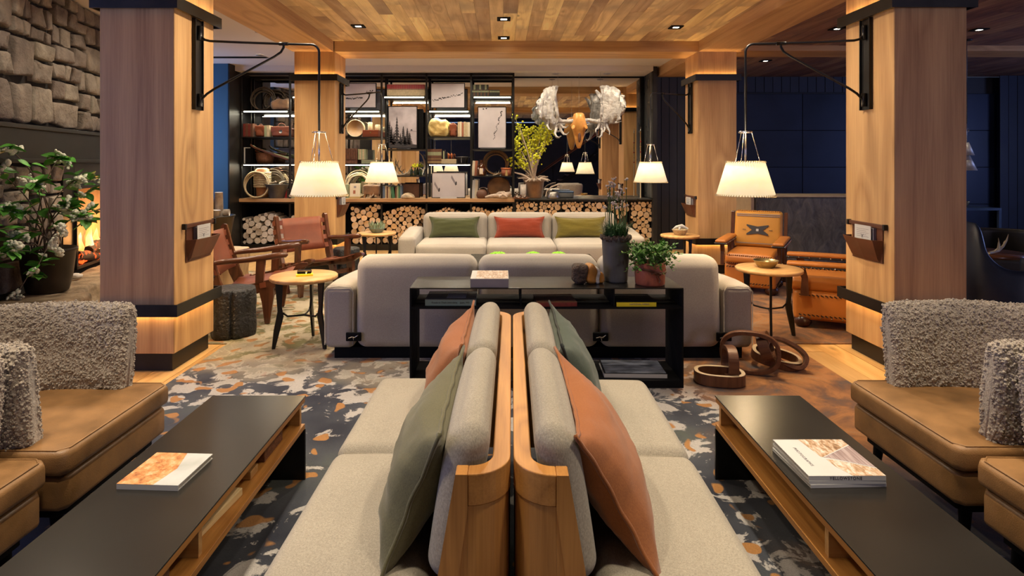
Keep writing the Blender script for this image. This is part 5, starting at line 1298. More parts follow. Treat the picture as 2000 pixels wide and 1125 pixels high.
# wood counter and base cabinet
ct = tag(obj('wooden_counter', MB().box(ups[0]-.06, .235, BY-.045, 10.54, .83, .889), M['counter'], None, .004), 'long live-edge wooden counter under the bookcase', 'counter')
base = thing('log_cabinet', 'low open black cabinet of bays for firewood under the bookcase', 'cabinet', (0, BY, 0))
obj('plinth', MB().box(ups[0], .219, 0, .44, .0, .10), M['black'], base)
obj('back_panel', MB().box(ups[0], .219, .43, .44, .10, .828), M['blackmat'], base)
for x in ups: obj('bay_divider', MB().box(x-.014, x+.014, 0, .43, .10, .828), M['black'], base)
obj('top_frame', MB().box(ups[0]+.014, .205, 0, .03, .80, .828), M['black'], base)
lw = thing('log_wall_cabinet', 'long black cabinet faced with cut log ends below the mirror', 'cabinet', (0, BY, 0))
obj('plinth', MB().box(.236, 2.63, 0, .44, .0, .10), M['black'], lw); obj('back_panel', MB().box(.236, 2.63, .15, .44, .10, .84), M['charboard'], lw)
obj('cabinet_frame', MB().box(.236, 2.63, -.004, .02, .835, .866).box(.236, .262, -.004, .15, .10, .835).box(2.60, 2.63, -.004, .15, .10, .835), M['black'], lw)
obj('countertop', MB().box(.2365, 2.635, -.05, .46, .867, .889), M['slate'], lw, .002)
for k in range(1, 6): obj('bay_divider', MB().box(.25+k*.392-.006, .25+k*.392+.006, .0, .15, .10, .834), M['black'], lw)

LOGM = {}
def logmesh(r, L, pale):
    key = (round(r, 3), pale, round(L, 1))
    if key in LOGM: return LOGM[key]
    m = MB(); n = 14; vs = []
    for y, f in ((0, .98), (.004, 1), (L, 1)):
        for k in range(n):
            a = 2*pi*k/n; q = r*f*(1+.04*sin(a*2+r*90)+.03*sin(3*a)); vs.append((q*cos(a), y, q*sin(a)))
    m.add(vs, [(i*n+k, (i+1)*n+k, (i+1)*n+(k+1) % n, i*n+(k+1) % n) for i in range(2) for k in range(n)])
    m.add([vs[k] for k in range(n)], [tuple(range(n))], False); m.mi[-1] = 1; m.cur = 0
    LOGM[key] = m.mesh('firewood_log', [M['birch'] if pale else M['bark'], M['birchend'] if pale else M['logend']]); return LOGM[key]
hidden = MB()
def heap(x0, x1, z0, top, rmin, rmax, label, grp, seed, pale=False, vis=None, y=BY+.02, jit=.04, L=.36, walls=True):
    rn = random.Random(seed); placed = []
    tries = 0; miss = 0
    while miss < 900:
        r = rn.uniform(rmin, rmax) if rn.random() < .75 else rn.uniform(rmin*.62, rmin)
        if miss > 500: r = rmin*rn.uniform(.45, .75)
        # drop: choose x, fall until touching
        x = rn.uniform(x0+r, x1-r); z = z0+r
        for it in range(14):
            zs = z0+r
            for (px, pz, pr) in placed:
                dx = abs(px-x); s = pr+r+.002
                if dx < s: zs = max(zs, pz+sqrt(s*s-dx*dx))
            # try rolling sideways to lower places
            best = (zs, x)
            for d in (-.02, -.008, -.003, .003, .008, .02):
                xx = min(max(x+d, x0+r), x1-r); zz = z0+r
                for (px, pz, pr) in placed:
                    dx = abs(px-xx); s = pr+r+.002
                    if dx < s: zz = max(zz, pz+sqrt(s*s-dx*dx))
                if zz < best[0]-1e-5: best = (zz, xx)
            z, nx = best
            if nx == x: break
            x = nx
        if z+r > top(x): miss += 1; continue
        placed.append((x, z, r))
    cnt = 0
    for (x, z, r) in placed:
        if vis and not vis(x, z):
            hidden.tube([(x, y+.05, z), (x, y+.05+L*.8, z)], r, 7); continue
        o = obj('firewood_log', logmesh(round(r*250)/250, L, pale), None); r2 = r
        o.location = (x, y+rn.uniform(0, jit), z); o.rotation_euler = (0, rn.uniform(0, 6.28), 0); tag(o, label, 'log', grp); cnt += 1
    return cnt
tot = 0
tot += heap(ups[0]+.015, ups[1]-.015, .102, lambda x: .60+.05*sin(x*9), .046, .060, 'pale birch log in the stack of the leftmost cabinet bay', 'pale birch logs in the leftmost bay', 1, True)
tot += heap(ups[1]+.015, ups[1]+.30, .102, lambda x: .60, .046, .058, 'pale birch log in the narrow stack beside the left far column', 'pale birch logs beside the column', 2, True)
tot += heap(ups[2]+.25, ups[3]-.015, .102, lambda x: .76+.03*sin(x*11), .048, .060, 'cut log in the tall stack just right of the left far column', 'cut logs right of the column', 3)
tot += heap(ups[3]+.015, ups[4]-.015, .102, lambda x: .72+.05*sin(x*7), .036, .052, 'cut log in the stack left of the far sofa', 'cut logs left of the far sofa', 4, vis=lambda x, z: z > .52 or x < -1.45)
tot += heap(ups[4]+.015, ups[5]-.015, .102, lambda x: .70+.04*sin(x*12), .036, .052, 'cut log showing above the far sofa back, under the framed skier photograph', 'cut logs under the skier photograph', 5, vis=lambda x, z: z > .58)
tot += heap(ups[5]+.015, ups[6]-.015, .102, lambda x: .72+.04*sin(x*10), .040, .055, 'cut log showing above the far sofa back, in the bay left of the log wall', 'cut logs left of the log wall', 6, vis=lambda x, z: z > .58)
for k in range(6):
    a = .262+k*.392+.004-(.004 if k == 0 else 0); b = .25+(k+1)*.392-.008 if k < 5 else 2.598
    tot += heap(a, b, .102, lambda x: .834, .034, .060, ['round cut log end in the first bay of the log wall', 'round cut log end in the second bay of the log wall', 'round cut log end in the third bay of the log wall',
          'round cut log end in the fourth bay of the log wall', 'round cut log end in the fifth bay of the log wall', 'round cut log end in the rightmost bay of the log wall'][k], 'log ends in bay %d of the log wall' % (k+1), 20+k, vis=(lambda x, z: z > .54 or x > 2.28), y=BY+.005, jit=.006, L=.12)
print('LOGS', tot)
if hidden.v: o = obj('stacked_firewood', hidden, M['bark']); o['kind'] = 'stuff'; tag(o, 'stacked firewood hidden behind the far sofa', 'logs')

# ------------------------------------------------------------------ things on the shelves
DY = BY+.17
def bx(px, y=DY): return X(px, y-.12)
def std_book(x, z, w, d, h, mat, label, grp, y=DY, lean=0, band=None):
    t = thing('book', label, 'book', (x, y, z), 0, grp); t.rotation_euler = (0, R(lean), 0)
    obj('cover', MB().box(-w/2, w/2, -d/2, -d/2+.003, 0, h).box(-w/2, -w/2+.002, -d/2+.003, d/2, 0, h).box(w/2-.002, w/2, -d/2+.003, d/2, 0, h), M[mat], t)
    obj('page_block', MB().box(-w/2+.0025, w/2-.0025, -d/2+.0035, d/2-.004, .003, h-.003), M['pages'], t)
    if band:
        for (za, zb, mm) in band: obj('spine_band', MB().box(-w/2+.001, w/2-.001, -d/2-.0012, -d/2-.0002, h*za, h*zb), M[mm], t)
    return t
M['b_red'] = plain('red_cloth', (.30, .02, .03), .6); M['b_cream'] = plain('cream_cloth', (.50, .40, .24), .7, 0, .15, 30)
M['b_green'] = plain('green_cloth', (.05, .17, .09), .6); M['b_sage'] = plain('sage_cloth', (.30, .33, .19), .7); M['b_blue'] = plain('slate_blue_cloth', (.12, .16, .22), .6)
M['b_brown'] = plain('brown_cloth', (.12, .05, .025), .6, 0, .2, 30); M['b_black'] = plain('black_cloth', (.03, .028, .022), .6); M['b_rust'] = plain('rust_cloth', (.30, .10, .05), .6); M['b_gilt'] = plain('gilt_band', (.42, .30, .12), .5, .3)
ORD = ['first', 'second', 'third', 'fourth', 'fifth', 'sixth', 'seventh', 'eighth', 'ninth', 'tenth']
def row(px0, px1, n, z, h, mats, label, grp, band=None, d=.17, hv=.0, lean=0):
    x0, x1 = bx(px0), bx(px1); w = (x1-x0)/n; rn = random.Random(int(px0)); 
    for k in range(n):
        m = mats[k % len(mats)]
        lb = label+(', %s from left' % ORD[k] if 1 < n <= 10 else '')
        std_book(x0+w*(k+.5), z+.0005, w-.0015, d, h*(1-hv*rn.random()), m, lb, grp, band=band, lean=lean)
# first bay (left)
row(473, 492, 4, 1.947, .235, ['darkred', 'b_brown'], 'dark red bound book standing at the left end of the leather-bag shelf', 'dark red books by the satchel', hv=.1)
row(514.5, 524, 2, 1.947, .20, ['b_sage', 'b_cream'], 'pale book between the two leather bags', 'pale books between the bags')
def coil(name, label, loc, R_, r, n, mat, tilt, cat='rope', seed=0, squash=1):
    t = thing(name, label, cat, loc); rn = random.Random(seed)
    for k in range(n):
        pts = []; ph = rn.uniform(0, 6); dr = rn.uniform(-.02, .015)*R_/.15; dx = rn.uniform(-.012, .012); dy = (k-n/2)*r*1.9
        for i in range(40):
            a = 2*pi*i/40; q = (R_+dr)*(1+.03*sin(2*a+ph)); pts.append((q*cos(a)+dx, dy+.01*sin(3*a+ph), R_*1.02*squash+q*sin(a)*squash+dr))
        o = obj('strand', MB().tube(pts, r, 6, closed=True), M[mat], t); o.rotation_euler = (0, 0, 0)
    t.rotation_euler = (tilt, 0, 0); return t
coil('rope_coil', 'dark coiled lariat on the top left shelf', (bx(508), DY, 2.408), .19, .007, 9, 'ropedark', R(-8), seed=1)
coil('rope_coil', 'second dark coiled lariat leaning on the top left shelf', (bx(528), DY+.12, 2.408), .17, .007, 6, 'ropedark', R(-6), seed=2)
tag(obj('hide_roll', MB().rbox(-.16, .16, -.10, .10, 0, .19, .07, 4, 6, fn=lambda q: (q[0], q[1], q[2]*(1+MN.noise(Vector(q)*9)*.25)) if q[2] > .03 else q), M['hide']), 'brown fur hide bundle on the top left shelf', 'hide').location = (bx(546), DY-.05, 2.406)
def bag(label, x, z, w, h, d, mat, disc=False, seed=0, y=DY):
    t = thing('leather_bag', label, 'bag', (x, y, z))
    obj('bag_body', MB().rbox(-w/2, w/2, -d/2, d/2, 0, h, min(.04, d*.3), 4, 6, (0, 0, .015, 0, 0, 0), fn=lambda q: (q[0]*(1+.12*(q[2]/h)), q[1]*(1-.3*q[2]/h), q[2]+MN.noise(Vector((q[0]*14+seed, q[1]*9, q[2]*9)))*.014*(q[2] > .05))), M[mat], t)
    obj('flap', MB().rbox(-w*.52, w*.52, -d*.48, -d*.40, h*.45, h*.98, .01, 2, 4), M[mat], t)
    obj('handle', MB().tube(arc((0, 0, h*.95), w*.22, 0, 180, 10), .008, 6), M['brownleather'], t)
    if disc: obj('concho', MB().tube([(w*.05, -d*.49-.006, h*.5), (w*.05, -d*.49-.0, h*.5)], .03, 14), M['iron'], t)
bag('chestnut leather satchel with pale strap left of the pale books', bx(504), 1.9475, .15, .20, .15, 'redleather', seed=1)
bag('wide chestnut leather bag with a round concho on the second shelf', bx(545), 1.9475, .30, .185, .18, 'redleather', True, 2)
f = thing('picture_frame', 'small dark frame with white edge standing at the left of the wicker basket', 'picture frame', (bx(480), DY, 1.488)); obj('frame', MB().box(-.055, .055, -.06, .06, 0, .28), M['blackmat'], f); obj('white_edge', MB().box(-.057, -.035, -.064, -.0605, 0, .28).box(-.035, .055, -.064, -.0605, .265, .28), M['paper'], f)
t = thing('wicker_basket', 'dark wicker basket under the bundle of snowshoes', 'basket', (bx(512), DY, 1.488))
obj('basket_body', MB().lathe([(0, 0), (.13, 0), (.15, .08), (.155, .17), (.16, .18), (.148, .18), (.14, .08), (0, .02)], 28, sy=.7), M['wicker'], t)
obj('rim', MB().lathe([(.152, .172), (.166, .18), (.152, .19)], 28, sy=.7), M['wicker'], t)
for k in range(4):
    p0 = (bx(488+k*3), DY-.12+k*.04, 1.488+.30-.02*k-(.06 if k > 1 else 0)); p1 = (bx(563), DY-.13+k*.05, 1.488+.035+.02*k+(.0 if k > 1 else .03)); d = Vector(p1)-Vector(p0); s = Vector((0, 1, 0)); 
    t = thing('wooden_ski', ['long wooden ski slanting down over the wicker basket, front one', 'long wooden ski slanting over the wicker basket, second one', 'long wooden ski slanting over the wicker basket, third one', 'long wooden ski slanting over the wicker basket, rear one'][k], 'ski', p0, 0, 'antique skis')
    L = d.length; m = MB().rbox(0, L, -.012, .012, -.016, .016, .006, 2, 10, fn=lambda q: (q[0], q[1], q[2]+.03*max(0, (.12-q[0])/.12)**2)); o = obj('ski_board', m, M['b_sage' if k % 2 else 'brownleather'], t); o.rotation_euler = (0, -atan2(d.z, d.x), 0)
    o2 = obj('binding', MB().box(L*.4, L*.6, -.014, .014, .016, .022), M['iron'], o)
t = thing('rope_wrapped_jug', 'tall clay jug wrapped in pale rope on the left of the counter', 'jug', (bx(508), DY-.02, .8895))
obj('jug', MB().lathe([(0, 0), (.08, 0), (.095, .03), (.10, .15), (.13, .28), (.135, .42), (.11, .50), (.07, .52), (0, .52)], 28), M['redclay'], t)
w = MB(); 
for k in range(9): w.tube([(.137*cos(2*pi*i/28), .137*sin(2*pi*i/28), .20+k*.03) for i in range(28)], .013, 6, closed=True)
obj('rope_wrap', w, M['rope'], t); obj('saucer', MB().lathe([(0, 0), (.17, 0), (.18, .012), (.10, .012), (.1, .002), (0, .002)], 28), M['gravel'], t)
coil('rope_coil', 'pale stiff rope coil hung round the wrapped jug', (bx(503), DY-.17, .905), .205, .012, 4, 'rope', R(-4), seed=5)
coil('rope_coil', 'fine grey rope hank right of the wrapped jug', (bx(527), DY+.02, .96), .19, .007, 6, 'ropedark', R(-5), seed=6, squash=1.05)
t = thing('metal_tub', 'grey metal tub holding pale knobbed tools beside the wrapped jug', 'tub', (bx(540), DY-.1, .8895))
obj('tub', MB().lathe([(0, 0), (.12, 0), (.125, .01), (.195, .23), (.205, .24), (.19, .24), (.115, .02), (0, .02)], 32, sy=.8), M['iron_dark'], t)
obj('knobbed_tool', MB().tube([(-.2, 0, .25), (-.12, 0, .265), (-.05, 0, .27), (-.02, 0, .29)], [.008, .01, .015, .022], 7).tube([(.05, 0, .25), (.09, 0, .28), (.16, 0, .30)], [.024, .014, .008], 7), M['drift'], t)
row(555, 567, 3, .8895, .15, ['b_red', 'b_black', 'b_sage'], 'small coloured book at the counter beside the left far column', 'small books by the tub')
# framed photographs
def frame(label, px0, px1, py0, py1, mat='photo', y=BY+.03, lean=0, marks=None):
    x0, x1 = X(px0, y), X(px1, y); z0, z1 = Z(py1, y), Z(py0, y); w, h = x1-x0, z1-z0
    t = thing('framed_photograph', label, 'picture', ((x0+x1)/2, y, z0), 0, 'framed photographs'); t.rotation_euler = (R(-lean), 0, 0)
    b = .011
    obj('frame', MB().box(-w/2, w/2, 0, .03, 0, b).box(-w/2, w/2, 0, .03, h-b, h).box(-w/2, -w/2+b, 0, .03, b, h-b).box(w/2-b, w/2, 0, .03, b, h-b), M['blackmat'], t)
    p = obj('print', MB().box(-w/2+b, w/2-b, .006, .02, b, h-b), M[mat], t)
    if marks: marks(p, w, h, b)
    return t
def dots(pts, mat='dkmark', r=.008):
    def f(p, w, h, b):
        m = MB()
        for (u, v, s) in pts: m.prism([(u*w-w/2+r*s*cos(a)*1.2, v*h+r*s*sin(a)) for a in (0, 1.1, 2.2, 3.1, 4.2, 5.3)], .0045, .0058, 'y')
        obj('printed_figures', m, M[mat], p)
    return f
rn = random.Random(4)
frame('framed snow photograph with riders behind the left far lamp arm', 657, 735, 162, 211, marks=dots([(.82+rn.uniform(-.1, .1), .66+rn.uniform(-.04, .06), rn.uniform(.6, 1.4)) for k in range(12)]+[(.25+k*.03, .36+.004*k+rn.uniform(-.02, .03), rn.uniform(1, 2)) for k in range(14)]))
frame('framed photograph of a line of riders crossing snow, top middle shelf', 841, 908, 162, 211, marks=dots([(.06+k*.032, .30+.010*k+rn.uniform(-.03, .03), rn.uniform(.8, 1.6)) for k in range(28)]))
frame('tall framed photograph of a trail of riders seen from above', 933, 989, 208, 289.5, marks=dots([(.55+.012*k+.03*sin(k), .22+.028*k, rn.uniform(.7, 1.5)) for k in range(24)]+[(.84, .88, 1.5), (.3, .95, 1.6), (.2, .94, 1.6)]))
frame('second dark frame behind the pine tree photograph', 790, 826, 213, 290, 'blackmat', BY+.10)
frame('small dark framed picture behind the turtle shell', 784, 820, 358, 386.5, 'b_brown', BY+.24)
def trees(p, w, h, b):
    m = MB(); rn = random.Random(2)
    for (u, base, H) in ((.30, .12, .62), (.12, .1, .42), (.05, .14, .50), (.52, .1, .42), (.66, .1, .38), (.42, .06, .30), (.20, .05, .35), (.74, .08, .30), (.58, .05, .25)):
        x = u*w-w/2; z = base*h; n = 9
        for k in range(n):
            f = k/n; ww = (1-f)*w*.125*rn.uniform(.7, 1.2)+.004; zz = z+f*H*h
            m.prism([(x-ww, zz), (x+ww, zz-.004), (x+rn.uniform(-.004, .004), zz+H*h/n*1.35)], .0040, .0058, 'y')
    m.prism([(-w/2+b, b), (w/2-b, b), (w/2-b, h*.09), (-w/2+b, h*.16)], .0043, .0058, 'y')
    m.prism([(w*.26, h*.42), (w*.34, h*.42), (w*.32, h*.45), (w*.28, h*.45)], .0043, .0058, 'y')
    m.prism([(w*.2, h*.40), (w/2-b, h*.40), (w/2-b, h*.405), (w*.2, h*.405)], .0043, .0058, 'y')
    obj('printed_trees', m, M['dkmark'], p)
frame('framed black and white photograph of tall pine trees', 758, 815, 207, 290, 'photosky', marks=trees)
def skiers(p, w, h, b):
    m = MB(); g = MB()
    for (u, v) in ((.22, .30), (.72, .55)):
        x = u*w-w/2; z = v*h
        m.prism([(x-.012, z-.03), (x+.012, z-.02), (x+.016, z+.02), (x+.004, z+.045), (x-.006, z+.03), (x-.014, z)], .0043, .0058, 'y')
        g.prism([(x-.005, z+.02), (x-.015, z-.02), (x-.085, z+.10), (x-.075, z+.15)], .0048, .0059, 'y')
    obj('printed_skiers', m, M['dkmark'], p); obj('printed_shadows', g, M['greymark'], p)
frame('framed photograph of two skiers standing on the counter', 843, 909, 336, 386.6, 'photo', BY+.05, marks=skiers)
t = thing('photo_stand', 'clear ledge stand in front of the skier photograph', 'stand', (X(876, BY), BY, .8895)); obj('ledge', MB().box(-.14, .14, -.03, .0, 0, .015).box(-.14, .14, -.034, -.030, 0, .03), M['paper'], t)
# third bay
t = thing('drum', 'round tan hide drum standing on the second shelf by the column', 'drum', (bx(692), DY, 1.948))
obj('shell', MB().tube([(0, -.05, .150), (0, .05, .150)], .150, 32), M['b_cream'], t); obj('drum_skin', MB().tube([(0, -.053, .150), (0, -.0505, .150)], .138, 32), M['tan'], t); obj('hoop', MB().tube([(.146*cos(2*pi*k/32), -.053, .150+.146*sin(2*pi*k/32)) for k in range(32)], .007, 6, closed=True), M['rope'], t)
bx_ = box_thing('wooden_chest', 'red brown wooden chest beside the drum', 'box', M['walnut_red'], (.27, .18, .115), (bx(724), DY-.05, 1.948)); obj('clasp', MB().box(-.012, .012, -.096, -.0905, .06, .085), M['brass'], bx_)
for k, (px, h) in enumerate(((721, .135), (735, .09))):
    t = thing('rough_candle', ['taller carved pale candle on the red brown chest', 'shorter carved pale candle on the red brown chest'][k], 'candle', (bx(px), DY-.04, 2.0645)); obj('wax', MB().lathe([(0, 0), (.038, 0), (.04, .01), (.038, h), (.03, h+.005), (0, h)], 14, fn=lambda p, a: (p[0]*(1+.06*sin(a*5)), p[1]*(1+.06*sin(a*5)), p[2])), M['b_cream'], t); obj('wick', MB().tube([(0, 0, h), (.002, 0, h+.015)], .002, 4), M['blackmat'], t)
t = thing('slatted_crate', 'dark slatted crate on the third shelf by the column', 'crate', (bx(682), DY, 1.4885))
for k in range(9): obj('slat', MB().box(-.12+k*.03-.011, -.12+k*.03+.011, -.10, -.09, .07, .26), M['b_brown'], t)
obj('crate_body', MB().box(-.13, .13, -.088, .09, .0, .25), M['wicker'], t)
row(698, 713, 5, 1.555, .18, ['b_sage', 'b_cream'], 'green and cream small book standing on the flat books', 'small books on the third shelf')
for k in range(2):
    b = book('book', ['lower of the two flat plaid books on the third shelf', 'upper of the two flat plaid books on the third shelf'][k], .30, .18, .03, (bx(722), DY, 1.4885+k*.032), 0, 'b_brown', spine='b_sage')
row(669, 684, 3, .8895, .235, ['b_sage', 'sage'], 'tall sage green book at the counter by the left far column', 'sage books by the rope coil')
coil('rope_coil', 'large pale yellow lariat coil on the counter right of the column', (bx(695), DY+.08, .9), .215, .009, 9, 'rope', R(-3), seed=9)
t = thing('place_card', 'cream card with small red print leaning on the rope coil', 'card', (bx(694), DY-.16, .8895)); t.rotation_euler = (R(-10), 0, R(6)); obj('card', MB().box(-.085, .085, 0, .012, .03, .26), M['cream'], t); obj('card_base', MB().box(-.09, .09, -.01, .03, 0, .03), M['b_gilt'], t); obj('red_print', MB().box(-.03, .01, -.0015, -.0002, .08, .14), M['b_rust'], t); obj('grey_print', MB().box(-.02, .02, -.0015, -.0002, .18, .215), M['greymark'], t)
tag(obj('root_carving', MB().rbox(-.14, .14, -.09, .09, .06, .225, .03, 4, 6, fn=lambda q: (q[0], q[1], q[2]+MN.noise(Vector(q)*12)*.02)).tube([(-.1, -.04, .08), (-.12, -.05, 0)], .022, 6).tube([(.1, -.04, .08), (.12, -.05, 0)], .022, 6).tube([(0, -.06, .08), (-.02, -.07, 0)], .02, 6).tube([(.0, .05, .08), (0, .06, 0)], .02, 6), M['hide']), 'reddish carved root stool between the rope and the book row', 'carving').location = (bx(724), DY-.02, .8905)
antler('antler', 'small pale antler lying in front of the red root stool', (bx(716), DY-.2, .8905), (0, 0, 0), .55)
row(742.5, 763, 7, .8895, .215, ['b_rust', 'b_blue', 'b_blue', 'b_cream', 'b_brown', 'b_cream', 'b_sage'], 'muted cloth-bound book in the row below the left far lamp', 'cloth books below the lamp', hv=.12)
row(765, 771, 1, .8895, .20, ['b_green'], 'bright green book leaning in the counter row', 'green leaning book', lean=-9)
row(771, 784, 4, .8895, .215, ['b_brown', 'b_sage', 'b_green', 'b_blue'], 'dark book at the right end of the counter row', 'dark books right of the green one', hv=.12)
# fourth bay
row(755, 829, 21, 2.651, .205, ['b_cream'], 'cream book with red top band in the long set on the top shelf', 'red and cream book set', band=[(.62, .98, 'b_red'), (.55, .60, 'b_brown')])
for (px, rz, sc) in ((752, 40, 1.05), (775, 150, .9)): antler('antler', ['grey antler standing at the left of the bottle shelf', 'grey antler with tips up beside the first on the bottle shelf'][rz > 90], (bx(px), DY, 1.2775), (R(0), R(-35), R(rz)), sc)
antler('antler', 'grey antler rising at the right end of the bottle shelf', (bx(822), DY+.05, 1.2775), (0, R(-60), R(20)), 1.3)
antler('antler', 'pale low antler lying left of the brown bottles', (bx(778), DY-.08, 1.2775), (0, 0, R(5)), .8)
def bottle(label, x, y, z, r, h, mat, cat='bottle'):
    t = thing('glass_bottle', label, cat, (x, y, z)); obj('bottle', MB().lathe([(0, 0), (r*.95, 0), (r, .006), (r, h*.55), (r*.9, h*.62), (r*.38, h*.74), (r*.36, h*.93), (r*.46, h*.94), (r*.46, h), (0, h)], 24), M[mat], t); return t
for k, (px, h) in enumerate(((803, .16), (810, .14), (821, .115))):
    b = bottle(['small dark bottle, left of three on the antler shelf', 'small dark bottle holding yellow blossom on the antler shelf', 'small yellow-green bottle right of the two dark ones'][k], bx(px), DY-.08, 1.2765, .028, h, 'gbottle')
    if k == 1:
        m = MB(); [m.blob((random.uniform(-.045, .045), random.uniform(-.03, .03), h+.035+random.uniform(-.02, .03)), .017, 1, .4, 5, q) for q in range(16)]; o = obj('blossom', m, M['yellow'], b); o['kind'] = 'stuff'; obj('sprig', MB().tube([(0, 0, h*.6), (0, 0, h+.03)], .002, 4), M['blade'], b)
tag(obj('turtle_shell', MB().lathe([(0, 0), (.115, .005), (.125, .02), (.10, .06), (.05, .085), (0, .092)], 20, sy=.7, fn=lambda p, a: (p[0], p[1], p[2]*(1+.06*sin(a*6)))), M['shell']), 'pale domed turtle shell on the counter', 'shell').location = (bx(797), DY-.14, .8895)
# fifth bay
tag(obj('waxed_bundle', MB().rbox(-.18, .18, -.11, .11, 0, .31, .08, 6, 10, fn=lambda q: (q[0]*(1-.12*(q[2]/.31)**2)+MN.noise(Vector(q)*9)*.03, q[1]+MN.noise(Vector(q)*11+Vector((5, 5, 5)))*.03, q[2]*(1+MN.noise(Vector((q[0]*7, q[1]*4, 1)))*.15) if q[2] > .05 else q[2])), M['kraft']), 'crumpled ochre waxed cloth bundle on the middle shelf', 'bundle').location = (bx(856), DY-.04, 1.948)
bag('brown leather saddle bag beside the ochre bundle', bx(884), 1.9475, .12, .23, .16, 'redleather', seed=4)
row(893.5, 917, 6, 1.947, .27, ['b_cream', 'cream', 'b_rust', 'b_cream'], 'tall cream book at the right of the middle shelf', 'cream books right of the saddle bag', hv=.08)
row(832, 862, 14, 1.487, .25, ['b_brown'], 'brown gilt-banded volume in the upright set above the skier photograph', 'gilt-banded brown volumes', band=[(.30, .34, 'b_gilt'), (.56, .80, 'b_sage'), (.04, .16, 'b_gilt')])
for k in range(3): book('book', ['lowest of three flat checked volumes', 'middle of three flat checked volumes', 'topmost of three flat checked volumes'][k], .26, .17, .026, (bx(876), DY, 1.4875+k*.027), 0, 'b_brown', spine='b_cream')
std_book(bx(866), 1.57, .016, .15, .13, 'b_sage', 'single green book standing on the flat checked volumes', 'single green book')
for k in range(2): tag(obj('wooden_figure', MB().lathe([(0, 0), (.018, 0), (.016, .03), (.024, .05), (.022, .085), (.010, .095), (.008, .10), (0, .102)], 14), M['copper']), ['small copper figure, left of the pair on the flat volumes', 'small copper figure, right of the pair on the flat volumes'][k], 'figure', 'copper figures').location = (bx(875+k*6), DY-.02, 1.569)
t = thing('iron_pot', 'small black iron pot with handle on the middle shelf', 'pot', (bx(901), DY, 1.4875)); obj('pot', MB().lathe([(0, 0), (.07, 0), (.085, .10), (.11, .11), (.11, .12), (0, .12)], 24), M['iron_dark'], t); obj('handle', MB().tube([(0, -.09, .10), (0, -.115, .06), (0, -.09, .02)], .006, 6), M['iron'], t)
# sixth bay
row(921, 955, 10, 2.651, .115, ['b_black', 'b_brown'], 'dark small volume in the lower row of the top right shelf', 'dark volumes, lower row', band=[(.6, .85, 'b_sage')], d=.14)
row(956, 976, 6, 2.651, .112, ['b_black'], 'dark small volume in the right single row of the top right shelf', 'dark volumes, right row', band=[(.6, .85, 'b_sage')], d=.14)
row(921, 954, 9, 2.767, .085, ['b_black', 'b_sage', 'b_black'], 'dark small volume in the stacked upper row of the top right shelf', 'dark volumes, upper row', d=.14)
row(921, 931, 2, 1.276, .26, ['cream', 'b_rust'], 'pale book leaning at the left of the amber jug shelf', 'books by the amber jug', lean=4)
b = bottle('large amber glass jug on the rope shelf', bx(940), DY-.08, 1.2765, .068, .27, 'bottle'); obj('label', MB().box(-.03, .03, -.0705, -.0690, .03, .13), M['cream'], b)
coil('rope_coil', 'brown coiled lariat standing on the amber jug shelf', (bx(968), DY+.04, 1.288), .205, .009, 6, 'ropebrown', R(-4), seed=12)
t = thing('copper_drum', 'small copper and red leather drum on the amber jug shelf', 'drum', (bx(989), DY-.08, 1.2765)); obj('drum_body', MB().lathe([(0, 0), (.085, 0), (.088, .13), (0, .13)], 24), M['b_rust'], t); obj('drum_rim', MB().lathe([(.086, .11), (.097, .115), (.095, .135), (.0, .135)], 24), M['copper'], t); obj('tassel', MB().prism([(-.012, .10), (.012, .10), (.022, 0), (-.022, 0)], -.094, -.09, 'y'), M['b_gilt'], t)
antler('antler', 'small dark horn piece beside the copper drum', (bx(962), DY-.1, 1.2775), (0, 0, R(20)), .5)
row(921, 932, 2, .8895, .31, ['paper', 'cream'], 'tall pale weathered book at the right bay of the counter', 'pale tall books on the counter', lean=3)
t = thing('wood_slab', 'round brown burl slab standing on edge on the counter', 'wood slab', (bx(974), DY+.03, .8895)); t.rotation_euler = (R(-8), 0, 0); obj('slab', MB().tube([(0, -.02, .175), (0, .02, .175)], .18, 36), M['hide'], t); obj('bark_rim', MB().tube([(.18*cos(2*pi*k/36), 0, .178+.178*sin(2*pi*k/36)) for k in range(36)], [.022]*36, 6, closed=True), M['wicker'], t)
tag(obj('brown_jar', MB().lathe([(0, 0), (.07, 0), (.095, .05), (.085, .11), (.05, .15), (.0, .155)], 20), M['b_brown']), 'squat dark brown jar left of the burl slab', 'jar').location = (bx(941), DY-.12, .8895)
m = MB(); m.tube([(-.24, 0, .02), (-.14, -.02, .04), (-.04, 0, .05), (.05, -.02, .03), (.13, -.01, .06), (.20, 0, .09)], [.015, .03, .035, .045, .05, .03], 9).tube([(-.1, .03, .03), (0, .02, .09), (.08, .0, .10), (.17, .02, .04)], [.018, .026, .024, .02], 8).tube([(.0, -.04, .03), (.06, -.05, .07), (.14, -.05, .03)], [.02, .03, .015], 8)
tag(obj('driftwood', m, M['drift']), 'knotted pale driftwood root lying before the burl slab', 'driftwood').location = (bx(975), DY-.18, .892)
